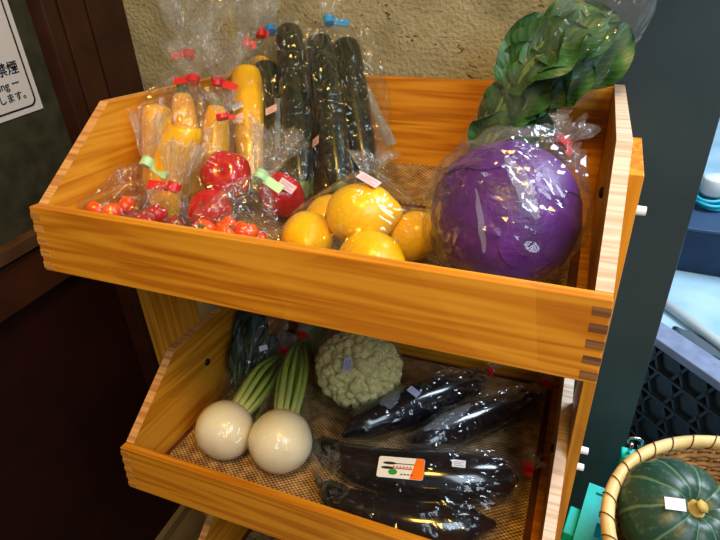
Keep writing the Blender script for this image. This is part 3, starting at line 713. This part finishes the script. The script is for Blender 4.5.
bag(T1, 'large open clear bag around the leafy greens, flaring above the rack corner', [((.405, .42, .05), .022), ((.46, .405, .14), .040), ((.525, .405, .21), .048), ((.56, .40, .27), .045)], (.592, .392, .330), ((.85, -.1, .6), .15, .135, .5), None, crump=.006, margin=.006, mat_=film('greens_film', .07, refl=.5, bscale=16), tuft=film('greens_film_open', .045, refl=.6, bscale=20), nr=.05, xbound=None, ybound=(.05, .463))

# ------------------------------------------------------------ middle tray
TU = simple('turnip_skin', srgb(250, 240, 212), .35, .5, 18, srgb(240, 226, 190), .05, coat=.2, sub=.1)
def stemgrad():
    m, nt, b = newmat('turnip_stalk'); L = nt.links
    tc = N(nt, 'ShaderNodeTexCoord'); sp = N(nt, 'ShaderNodeSeparateXYZ'); L.new(tc.outputs['Generated'], sp.inputs[0])
    r = ramp(nt, [(.0, srgb(226, 230, 140)), (.4, srgb(190, 206, 80)), (.9, srgb(96, 136, 44))]); L.new(sp.outputs[1], r.inputs[0]); L.new(r.outputs[0], b.inputs['Base Color'])
    b.inputs['Roughness'].default_value = .35; return m
TS = stemgrad()
def turnip(loc, tops, r, label, seed):
    rr = random.Random(seed)
    o = empty('turnip', T2 @ Matrix.Translation((loc[0], loc[1], .0135)), label, 'turnip', 'white turnips in the middle tray')
    c = V((0, 0, loc[2]-.0135)); ax_ = (V(tops) - V(loc)).normalized(); Mx = Matrix.Translation(c) @ aim(ax_)
    prof = [(max(.0005, r*math.sin(PI*k/24)**.85), -r*.93*math.cos(PI*k/24)) for k in range(25)]
    MB().revolve(prof, 40, M=Mx, fn=lambda q, a: q*(1+.025*noise.noise(q*25+V((seed, 0, 0))))).build('root', TU, o)
    tp = V(tops) - V((loc[0], loc[1], .0135))
    for k in range(9):
        a = 2*PI*k/9; side = Mx.to_3x3() @ V((math.cos(a), math.sin(a), 0))
        p0 = c + ax_*(r*.82) + side*.009; p3 = tp + side*rr.uniform(.004, .010) + ax_*rr.uniform(-.03, .01)
        p1 = c + ax_*(r*1.25) + side*.016; p2 = (p1*.45+p3*.55) + side*.010 + V((0, 0, .004))
        w_ = rr.uniform(.0042, .006)
        for p in (p1, p2, p3):
            p.z = max(p.z, w_+.001)
        MB().sweep([p0, p1, p2, p3], [w_*1.2, w_, w_*.85, w_*.5], 9, n=14, sq=.7).build('stalk', TS, o)
    return o
t1c, t1t = (.108, .105, .058), (.105, .290, .072); t2c, t2t = (.202, .113, .060), (.122, .335, .082)
turnip(t1c, t1t, .0455, 'white turnip on the left with its stalks bending to the right', 3)
turnip(t2c, t2t, .0480, 'white turnip on the right, close to the eggplant tip, stalks straight up', 5)
bag(T2, 'clear bag around the left white turnip', [(t1c, .0455), ((.107, .2, .055), .020), ((.105, .27, .068), .016)], (.104, .305, .080), ((0, .6, .6), .03, .016), 'red', crump=.004, stickers=[], tapesize=(.006, .008), margin=.0025)
bag(T2, 'clear bag around the right white turnip', [(t2c, .048), ((.165, .22, .058), .020), ((.128, .32, .078), .016)], (.120, .350, .090), ((0, .6, .6), .03, .016), 'red', crump=.004, tapesize=(.008, .008), margin=.0025)

CF = simple('cauliflower_curd', srgb(246, 230, 160), .8, .2, 160, srgb(222, 202, 126), .9, sub=.05, bd=.005)
cf = empty('cauliflower', T2 @ Matrix.Translation((.255, .300, .0135)), 'pale cauliflower head at the back of the middle tray', 'cauliflower')
m = MB().ico((0, 0, .070), (.066, .066, .058), 3)
nf = 190
for k in range(nf):
    z = 1 - 1.55*(k+.5)/nf; a = k*2.399963; rr_ = math.sqrt(max(0, 1-z*z)); d = V((rr_*math.cos(a), rr_*math.sin(a), z))
    s = rnd.uniform(.006, .0125); sv = V((k, 2, 3)); d = (d + V((rnd.uniform(-.09, .09), rnd.uniform(-.09, .09), rnd.uniform(-.09, .09)))).normalized()
    m.ico(V((d.x*.066, d.y*.066, .070 + d.z*.058)), s, 2, fn=lambda q: 1 + .22*ridged(q*2.1+sv) - .1)
m.build('curd', CF, cf)
m = MB()
for k in range(7):
    a = 2*PI*k/7
    m.sweep([(0, 0, .006), (math.cos(a)*.035, math.sin(a)*.035, .010), (math.cos(a)*.062, math.sin(a)*.062, .034)], [.008, .009, .004], 10, n=8, sq=.5)
m.build('cut_leaf_base', simple('cauliflower_leaf', srgb(176, 190, 120), .5), cf)
bag(T2, 'clear bag around the cauliflower with a small white sticker', [((.255, .300, .086), .076)], (.235, .385, .130), ((0, .6, .4), .03, .02), None, crump=.005, margin=.002, stickers=[((.262, .235, .135), 'lilac', .022, 1.45)], mat_=film('cauliflower_film', .03, refl=.4))

# dark greens leaning in the back left corner
DG = leafm('dark_leaf', srgb(18, 34, 16), srgb(34, 54, 22), srgb(60, 84, 36))
dgb = V((.055, .225, .020)); dg = empty('dark_greens', T2 @ Matrix.Translation(dgb), 'dark green leafy bunch in a bag in the back left corner of the middle tray', 'vegetable')
for k in range(12):
    a = rnd.uniform(-.016, .030); b = rnd.uniform(-.02, .05)
    c = V((a, b*.5+.01, .03+.012*(k % 4))); tp = c + V((rnd.uniform(-.01, .03), rnd.uniform(.02, .07), rnd.uniform(.06, .085)))
    leaf_obj(dg, c, tp, rnd.uniform(.022, .034), (rnd.uniform(.2, 1), -1, .4), DG, stem0=V((a*.5, b*.2, 0)), stemm=green_st)
bag(T2, 'shiny clear bag around the dark green leafy bunch', [((.052, .225, .048), .026), ((.062, .265, .09), .030), ((.078, .30, .115), .026)], (.088, .335, .150), ((0, .3, 1), .02, .02), None, crump=.008, stickers=[((.105, .25, .125), 'white', .014, .3)])
pg = MB().ico((0, 0, .036), (.038, .038, .035), 4, fn=lambda d: 1+.04*noise.noise(d*2)+.02*ridged(d*5)).build('pale_vegetable', simple('pale_green_veg', srgb(146, 156, 104), .5, .4, 40, srgb(112, 128, 76), .3), None)
pg.matrix_world = T2 @ Matrix.Translation((.115, .405, .014)); tag(pg, 'pale green round vegetable in shadow behind the turnip stalks', 'vegetable')
MB().revolve([(.008, 0), (.007, .004), (.003, .005)], 12).build('cut_stem', green_st, pg, M=TR((0, 0, .070)))

# eggplants
EG = simple('eggplant_skin', srgb(9, 8, 15), .16, .6, 10, srgb(14, 9, 20), coat=.6)
EC = simple('eggplant_calyx', srgb(30, 24, 32), .5, .4, 60, srgb(46, 52, 34), .3)
def eggplant(pts, rads, label, T=T2, stem_first=True):
    base = V((pts[0][0], pts[0][1], .0135)); P = [V(q)-base for q in pts]
    o = empty('eggplant', T @ Matrix.Translation(base), label, 'eggplant', 'long dark eggplants in the middle tray')
    MB().sweep(P, rads, 28, n=44).build('fruit', EG, o)
    if not stem_first: P = P[::-1]; rads = rads[::-1]
    d = (P[0]-P[1]).normalized(); r = rads[1]*1.0
    m = MB()
    for k in range(5):   # sepals clasping the shoulder
        a = 2*PI*k/5; Mx = aim(-d); sv = Mx.to_3x3() @ V((math.cos(a), math.sin(a), 0)); sw_ = Mx.to_3x3() @ V((-math.sin(a), math.cos(a), 0))
        vs = []
        for j in range(5):
            s = j/4; c = P[0] - d*(s*.030) + sv*(rads[0] + (rads[1]*1.06-rads[0])*min(1, s*1.35) + .0012); w_ = r*.55*(1-s)**.7+.0005
            vs += [c - sw_*w_, c + sv*.0012, c + sw_*w_]
        m.add(vs, [f for j in range(4) for f in ((3*j, 3*j+1, 3*j+4, 3*j+3), (3*j+1, 3*j+2, 3*j+5, 3*j+4))])
    m.build('calyx', EC, o)
    MB().sweep([P[0] - d*.004, P[0] + d*.008, P[0] + d*.017 + V((0, 0, .003))], [max(.003, rads[0]*.8), .005, .006], 10, n=7).build('stem', EC, o)
    return [(tuple(q), r_) for q, r_ in zip(pts, ([*rads] if stem_first else [*rads][::-1]))]
e1 = [(.275, .178, .038), (.300, .210, .044), (.345, .265, .046), (.395, .330, .044), (.430, .375, .040), (.447, .398, .036)]; r1 = [.004, .026, .034, .033, .023, .009]
eggplant(e1, r1, 'dark eggplant at the back, nearest the cauliflower', stem_first=False)
e2 = [(.382, .185, .034), (.405, .215, .039), (.440, .265, .041), (.485, .320, .038), (.525, .370, .033), (.548, .400, .028)]; r2 = [.004, .023, .030, .027, .018, .008]
eggplant(e2, r2, 'slimmer dark eggplant between the front pair and the one by the cauliflower', stem_first=False)
e3 = [(.252, .138, .048), (.282, .130, .047), (.330, .118, .053), (.400, .122, .056), (.470, .142, .056), (.520, .166, .050), (.545, .182, .044)]; r3 = [.009, .019, .028, .034, .036, .030, .006]
eggplant(e3, r3, 'long curved dark eggplant at the front, its narrow tip beside the turnip')
e4 = [(.292, .076, .036), (.320, .064, .034), (.370, .054, .041), (.430, .058, .043), (.490, .078, .042), (.528, .100, .036)]; r4 = [.008, .018, .026, .029, .027, .006]
eggplant(e4, r4, 'dark eggplant lowest in the middle tray, against its front board')
FE = film('eggplant_film', .012, refl=.6, bscale=9)
b1 = bag(T2, 'clear bag around the dark eggplant nearest the cauliflower', [(e1[i], r1[i]) for i in range(6)], (.462, .425, .046), ((.3, .8, .3), .02, .014), 'red', crump=.007, mat_=FE, stickers=[((.365, .26, .098), 'lilac', .020, -.7)], tapesize=(.006, .008))
b2 = bag(T2, 'clear bag around the slimmer dark eggplant, right of the back one', [(e2[i], r2[i]) for i in range(6)], (.562, .430, .042), ((.1, .8, .3), .02, .014), 'red', crump=.007, mat_=FE, tapesize=(.006, .008))
b3 = bag(T2, 'large clear bag around the two front eggplants with a printed label', [(e3[i], r3[i]) for i in range(7)]+[(e4[i], r4[i]) for i in range(6)], (.556, .205, .050), ((.4, .5, .4), .02, .016), 'red', crump=.006, mat_=FE, stickers=[((.500, .135, .12), 'white', .018, -.2)], tapesize=(.008, .012), nu=90, nv=70)
def top_sheen(bg, quad):  # pale patch painting a window reflection on top of an eggplant bag
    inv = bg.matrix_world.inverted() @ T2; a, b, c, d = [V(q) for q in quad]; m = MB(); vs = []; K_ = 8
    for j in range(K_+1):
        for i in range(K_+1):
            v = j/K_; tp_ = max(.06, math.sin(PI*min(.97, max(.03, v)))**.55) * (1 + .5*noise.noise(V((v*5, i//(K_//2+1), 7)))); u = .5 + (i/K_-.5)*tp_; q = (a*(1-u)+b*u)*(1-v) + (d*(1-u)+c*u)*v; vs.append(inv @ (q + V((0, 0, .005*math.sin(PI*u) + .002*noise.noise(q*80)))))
    m.add(vs, [(j*(K_+1)+i, j*(K_+1)+i+1, (j+1)*(K_+1)+i+1, (j+1)*(K_+1)+i) for j in range(K_) for i in range(K_)]); m.build('painted_glint', SHEEN2, bg)
top_sheen(b2, [(.394, .204, .074), (.410, .190, .070), (.466, .262, .079), (.448, .276, .082)])
top_sheen(b1, [(.316, .226, .084), (.334, .208, .080), (.356, .240, .087), (.336, .256, .090)])
# printed label on the front bag
lw_, lh_ = .064, .029
Ml = b3.matrix_world.inverted() @ T2 @ Matrix.Translation((.398, .094, .094)) @ aim((-.10, -.42, .9), (.97, .12, .1))
orange = simple('label_orange', srgb(246, 116, 20), .4); lwhite = simple('label_white', srgb(232, 232, 228), .4); lgreen = simple('label_green', srgb(40, 150, 60), .4); lred = simple('label_red', srgb(220, 84, 74), .4)
P = rrect(lw_, lh_, .003, 0); k_ = len(P)
lb = MB().add([(x, y, 0) for x, y in P] + [(x, y, .0005) for x, y in P], [tuple(reversed(range(k_))), tuple(range(k_, 2*k_))] + [(i, (i+1) % k_, k_+(i+1) % k_, k_+i) for i in range(k_)])
lbo = lb.build('printed_label', [lwhite], b3, smooth=False, M=Ml); lbo['label'] = 'white and orange label printed with two eggplants'
P2 = [(x, y) for x, y in P if x > 0]; P2.sort(key=lambda q: math.atan2(q[1], q[0])); 
P3 = [(.014, -lh_/2+.0003)] + [(x-.0002, y*.98) for x, y in P2] + [(.020, lh_/2-.0003)]
MB().add([(x, y, .0006) for x, y in P3], [tuple(range(len(P3)))]).build('orange_end', orange, lbo, smooth=False)
def disc(cx, cy, rx, ry, z, n=20, rot=0): return [(cx + rx*math.cos(2*PI*k/n)*math.cos(rot) - ry*math.sin(2*PI*k/n)*math.sin(rot), cy + rx*math.cos(2*PI*k/n)*math.sin(rot) + ry*math.sin(2*PI*k/n)*math.cos(rot), z) for k in range(n)]
pe = MB()
for cy, cx in ((.0055, -.016), (-.0010, -.018)):
    pe.add(disc(cx, cy, .0095, .0020, .0007), [tuple(range(20))]); pe.box((cx+.008, cy-.0006, .0006), (cx+.034, cy+.0006, .0007))
for k in range(4): pe.box((.001+.0045*k, -.0095, .0006), (.0042+.0045*k, -.0080, .0008))
pe.build('eggplant_print', ink, lbo, smooth=False)
MB().add(disc(-.010, -.0062, .0062, .0042, .0009), [tuple(range(20))]).build('green_seal', lgreen, lbo, smooth=False)
rm = MB()
for k in range(6):
    x = -.011+.0046*k; rm.box((x, .0005, .0008), (x+.0034, .0014, .0010)); rm.box((x+.001, -.0018, .0008), (x+.0018, .0030, .0010)); rm.box((x+.0002, -.0012, .0008), (x+.0036, -.0004, .0010))
rm.build('red_print', lred, lbo, smooth=False)

# ------------------------------------------------------------ right side: crates, basket, kabocha
TQ = simple('turquoise_plastic', srgb(0, 208, 208), .35, .5, 20, srgb(4, 190, 194))
def lattice_crate(M, sx, sy, sz, mat_, label, name='plastic_crate', group=None, top=True):
    o = empty(name, M, label, 'crate', group)
    m = MB(); w_ = .014
    for z0, z1 in ((0, .02), (sz-.022, sz)):
        m.box((-sx/2, -sy/2, z0), (sx/2, -sy/2+w_, z1)); m.box((-sx/2, sy/2-w_, z0), (sx/2, sy/2, z1))
        m.box((-sx/2, -sy/2+w_, z0), (-sx/2+w_, sy/2-w_, z1)); m.box((sx/2-w_, -sy/2+w_, z0), (sx/2, sy/2-w_, z1))
    for i in range(15):
        x = -sx/2 + (sx-.010)*i/14
        for y0 in (-sy/2+.001, sy/2-w_+.002): m.box((x, y0, .02), (x+.010, y0+.008, sz-.022))
    for i in range(19):
        y = -sy/2 + (sy-.010)*i/18
        for x0 in (-sx/2+.001, sx/2-w_+.002): m.box((x0, y, .02), (x0+.008, y+.010, sz-.022))
    for zz in (.33, .62):
        m.box((-sx/2-.003, -sy/2-.003, sz*zz), (sx/2+.003, -sy/2+.006, sz*zz+.012)); m.box((-sx/2-.003, -sy/2+.006, sz*zz), (-sx/2+.006, sy/2, sz*zz+.012))
    m.build('frame', mat_, o, smooth=False)
    if top:
        g = MB()
        for i in range(12):
            y = -sy/2+.02 + (sy-.05)*i/11; g.box((-sx/2+.012, y, sz-.012), (sx/2-.012, y+.012, sz-.004))
        for i in range(4):
            x = -sx/2+.012 + (sx-.040)*i/3; g.box((x, -sy/2+.012, sz-.012), (x+.014, sy/2-.012, sz-.0035))
        g.build('slatted_lid', mat_, o, smooth=False)
        hd = MB()
        hd.box((-sx/2-.018, sy/2-.10, sz-.075), (-sx/2, sy/2-.045, sz-.018)); hd.box((-sx/2-.022, sy/2-.17, sz-.12), (-sx/2, sy/2-.10, sz-.035))
        hd.build('side_clip', mat_, o, smooth=False, bevel=.002)
    return o
Rz = math.radians(-9)
Mc = Matrix.Translation((.658, .332, 0)) @ Matrix.Rotation(Rz, 4, 'Z') @ Matrix.Translation((.185, -.24, 0))
lattice_crate(Mc @ Matrix.Translation((0, 0, FZ)), .37, .48, .264, TQ, 'turquoise plastic crate on the floor, lower of the stacked pair', group=None)
lattice_crate(Mc @ Matrix.Translation((0, 0, FZ+.265)), .37, .48, .265, TQ, 'turquoise slatted plastic crate directly under the woven basket')
# trolley post with chrome hook
po = empty('turquoise_stand', Matrix.Translation((.722, .43, FZ)), 'turquoise post with a chrome hook behind the basket', 'stand')
MB().box((-.013, -.013, 0), (.014, .013, .520)).build('post', TQ, po, smooth=False, bevel=.003)
chrome = simple('chrome', (.8, .82, .84, 1), .18, metal=1)
m = MB().sweep([(0, 0, .515), (0, 0, .545)], [.0038, .0038], 12)
ring = [(.004 + math.cos(a)*.012, -.003, .553 + math.sin(a)*.010) for a in [math.radians(d) for d in range(-60, 215, 15)]]
m.sweep(ring, [.0026]*len(ring), 10); m.build('hook', chrome, po)

# basket
BK = simple('bamboo_weave', srgb(178, 140, 88), .55, .3, 60, srgb(140, 102, 60), .3); BR = simple('bamboo_rim', srgb(226, 200, 138), .45, .4, 30, srgb(204, 172, 108), .2); BD = simple('rattan_binding', srgb(88, 54, 30), .6)
bc = V((.862, .185, FZ+.531)); RB, RBb, hb = .190, .166, .115
bk = empty('woven_basket', Matrix.Translation(bc), 'round woven bamboo basket holding green kabocha squash at the lower right', 'basket')
m = MB()
def brad(z): return RBb + (RB-RBb)*(z/hb)**.7
nst = 44
for j in range(13):
    z = .008 + (hb-.014)*j/12; pts = []
    for k in range(nst*2):
        a = 2*PI*k/(nst*2); r = brad(z) + (.0032 if (k+j) % 2 == 0 else -.0032)*(1 if k % 2 else .0) ; pts.append((r*math.cos(a), r*math.sin(a), z))
    m.sweep(pts, [.0042]*len(pts), 6, closed=True)
for k in range(nst):
    a = 2*PI*(k+.5)/nst; m.sweep([(brad(z)*math.cos(a), brad(z)*math.sin(a), z) for z in (.004, .03, .06, .09, hb-.004)], [.0035]*5, 6)
m.revolve([(.001, .002), (RBb, .002), (RBb+.002, .006), (RBb-.002, .008), (.001, .008)], 40)
m.build('woven_body', BK, bk)
MB().sweep([((RB+.002)*math.cos(2*PI*k/72), (RB+.002)*math.sin(2*PI*k/72), hb) for k in range(72)], [.0092]*72, 14, closed=True, sq=1.1).build('rim', BR, bk)
pts = []
for k in range(36*14):
    a = 2*PI*k/(36*14); b = 2*PI*k/14; r = RB+.002+.0102*math.cos(b); pts.append((r*math.cos(a), r*math.sin(a), hb+.0112*math.sin(b)))
m = MB().sweep(pts, [.0009]*len(pts), 5, closed=True)
m.build('rim_binding', BD, bk)

def kab_mat():
    m, nt, b = newmat('kabocha_skin'); L = nt.links
    tc = N(nt, 'ShaderNodeTexCoord'); sp = N(nt, 'ShaderNodeSeparateXYZ'); L.new(tc.outputs['Object'], sp.inputs[0])
    at = N(nt, 'ShaderNodeMath', operation='ARCTAN2'); L.new(sp.outputs[1], at.inputs[0]); L.new(sp.outputs[0], at.inputs[1])
    n = N(nt, 'ShaderNodeTexNoise'); n.inputs['Scale'].default_value = 40; n.inputs['Detail'].default_value = 4; L.new(tc.outputs['Object'], n.inputs['Vector'])
    ma = N(nt, 'ShaderNodeMath', operation='MULTIPLY'); ma.inputs[1].default_value = 10; L.new(at.outputs[0], ma.inputs[0])
    na = N(nt, 'ShaderNodeMath', operation='MULTIPLY_ADD'); na.inputs[1].default_value = .9; L.new(n.outputs['Fac'], na.inputs[0]); L.new(ma.outputs[0], na.inputs[2])
    co = N(nt, 'ShaderNodeMath', operation='COSINE'); L.new(na.outputs[0], co.inputs[0])
    r1_ = ramp(nt, [(.93, (0, 0, 0, 1)), (.995, (1, 1, 1, 1))]); L.new(co.outputs[0], r1_.inputs[0])
    n2 = N(nt, 'ShaderNodeTexNoise'); n2.inputs['Scale'].default_value = 130; L.new(tc.outputs['Object'], n2.inputs['Vector'])
    r2_ = ramp(nt, [(.56, (0, 0, 0, 1)), (.70, (.45, .45, .45, 1))]); L.new(n2.outputs['Fac'], r2_.inputs[0])
    ad = N(nt, 'ShaderNodeMath', operation='MAXIMUM'); L.new(r1_.outputs[0], ad.inputs[0]); L.new(r2_.outputs[0], ad.inputs[1])
    ml = N(nt, 'ShaderNodeMath', operation='MULTIPLY'); ml.inputs[1].default_value = .6; L.new(ad.outputs[0], ml.inputs[0])
    mx = N(nt, 'ShaderNodeMix', data_type='RGBA'); L.new(ml.outputs[0], mx.inputs['Factor']); mx.inputs[6].default_value = srgb(26, 62, 48); mx.inputs[7].default_value = srgb(104, 136, 100)
    L.new(mx.outputs[2], b.inputs['Base Color']); b.inputs['Roughness'].default_value = .4; bump(nt, b, n2.outputs['Fac'], .15, .002); return m
KM = kab_mat(); KS = simple('cork_stem', srgb(206, 178, 98), .7, .2, 90, srgb(170, 140, 70), .5)
def kabocha_mesh(r):
    def f(q, a):
        rr_ = math.hypot(q.x, q.y)/r; k = 1 - .035*(abs(math.cos(5*a))**6)*min(1, rr_*1.5)
        dz = -.020*r/.08*math.exp(-(rr_/.22)**2)*(1 if q.z > 0 else -1)
        return V((q.x*k, q.y*k, q.z*.74*k + dz))
    return MB().revolve([(max(.0004, r*math.sin(PI*k/40)), -r*math.cos(PI*k/40)) for k in range(41)], 120, fn=f)
def kabocha(loc, axis, r, label, stk=None):
    o = kabocha_mesh(r).build('kabocha_squash', KM, None); o.matrix_world = Matrix.Translation(V(loc)) @ aim(axis, (.9, .3, 0)); tag(o, label, 'squash', 'kabocha squash in the basket')
    MB().sweep([(0, 0, r*.55), (0, 0, r*.60), (.001, 0, r*.66), (.002, 0, r*.72)], [.013, .009, .0075, .0085], 12, n=10, lobes=5, lob=.1).build('stem', KS, o)
    if stk:
        d = o.matrix_world.inverted().to_3x3() @ V(stk).normalized(); d2 = V((d.x, d.y, d.z)).normalized()
        rr_ = 1/math.sqrt((d2.x**2+d2.y**2)/(r*r) + d2.z**2/(r*.74)**2); nrm = V((d2.x/(r*r), d2.y/(r*r), d2.z/(r*.74)**2)).normalized()
        xv = o.matrix_world.inverted().to_3x3() @ V((.97, .2, -.15))
        MB().box((-.0125, -.008, 0), (.0125, .008, .0006)).build('price_sticker', STK['white'], o, smooth=False, M=Matrix.Translation(d2*(rr_+.0008)) @ aim(nrm, xv))
    return o
kabocha((.765, .232, -.408), (.27, -.30, .94), .083, 'dark green kabocha squash with pale ribs and a white price sticker', (-.30, -.49, 1.01))
kabocha((.905, .262, -.412), (.1, .3, .9), .080, 'second kabocha squash at the right edge, only its left side in view')
# small crumpled film at the bottom of the basket
# ------------------------------------------------------------ street beyond
BC = simple('black_crate_plastic', srgb(20, 26, 34), .35, .5); RIMM = simple('grey_lilac_rim', srgb(120, 134, 168), .5, .4, 30, srgb(104, 118, 150))
a_, b_ = V((.815, .927, 0)), V((.932, .81, 0)); dr = (b_-a_).normalized(); nn = V((-dr.y, dr.x, 0)) ; nn = -nn if nn.y > 0 else nn
Mb = Matrix(((dr.x, -nn.x, 0, a_.x), (dr.y, -nn.y, 0, a_.y), (0, 0, 1, FZ), (0, 0, 0, 1)))   # local x along the rim, y away from the camera
cr = empty('lattice_barrier', Mb, 'black lattice barrier panel with a grey lilac top rim behind the basket', 'barrier')
m = MB(); zt = -.60 - FZ
m.box((-.35, .012, .01), (.95, .045, zt-.03))
for i in range(-8, 14):
    x0 = i*.075 - .02
    for sgn in (1, -1):
        # diagonal ribs on the front face
        for j in range(5):
            za = .01 + j*.08; xa = x0 + (0 if sgn > 0 else .0375)
            p_, q_ = V((xa, 0, za)), V((xa + sgn*.0375, 0, za+.08))
            if q_.z > zt-.02: q_.z = zt-.02
            d = (q_-p_).normalized(); u = V((-d.z, 0, d.x))*.004
            vs = [p_-u, q_-u, q_+u, p_+u]; m.add(vs + [v + V((0, .012, 0)) for v in vs], [(0, 1, 2, 3), (0, 4, 5, 1), (1, 5, 6, 2), (2, 6, 7, 3), (3, 7, 4, 0)])
for j in range(6): m.box((-.35, -.002, .008+j*.08), (.95, .012, .016+j*.08)) if .016+j*.08 < zt-.02 else None
m.build('lattice_body', BC, cr, smooth=False)
MB().box((-.36, -.012, zt-.024), (.96, .055, zt)).build('top_rim', RIMM, cr, smooth=False, bevel=.003)
pipe = MB().sweep([(.86, 1.90, FZ+.0), (1.9, .56+.0, FZ+.0)], [.020, .020], 16).build('pipe', simple('pale_pipe', srgb(206, 216, 218), .4, .5), None); tag(pipe, 'pale grey pipe lying on the street paving behind the lattice crate', 'pipe')
# navy bench and cable box
NV = simple('navy_plastic', srgb(22, 48, 82), .5, .4, 10, srgb(16, 38, 68))
nbx = empty('navy_bench', TR((1.35, 2.35, FZ-.02), (0, 0, -.05)), 'low navy blue box on the street, white cable reel on top', 'box')
MB().box((-.75, -.28, 0), (1.2, .22, .20)).build('body', NV, nbx, smooth=False, bevel=.008); MB().box((-.76, -.29, .20), (1.21, .23, .215)).build('lid', simple('navy_lid', srgb(40, 66, 100), .5), nbx, smooth=False, bevel=.004)
cbx = empty('cable_reel', Matrix.Translation((1.125, 2.35, FZ+.197)), 'round white reel with turquoise cord wound round its base on the navy box', 'reel')
MB().revolve([(.001, .05), (.05, .05), (.055, .06), (.055, .12), (.048, .128), (.001, .130)], 28).build('drum', simple('reel_white', srgb(210, 220, 226), .4), cbx)
m = MB()
for k, (r, z) in enumerate(((.078, .012), (.086, .030), (.076, .046), (.068, .028))): m.sweep([((r+.008*math.sin(3*a+k))*math.cos(a), (r+.008*math.sin(3*a+k))*math.sin(a), z+.006*math.sin(2*a+k)) for a in [2*PI*i/36 for i in range(36)]], [.0085]*36, 8, closed=True)
m.build('cord', simple('turquoise_cord', srgb(24, 170, 196), .4), cbx)
sc = MB().ico((0, 0, 0), (.10, .035, .008), 3, fn=lambda d: 1+.45*noise.noise(d*2.3)).build('dark_scrap', simple('scrap_dark', srgb(70, 86, 98), .8), None)
sc.matrix_world = TR((1.06, 1.56, FZ-.013), (0, 0, -.75)); tag(sc, 'flat dark scrap lying on the paving beside the pipe', 'debris')
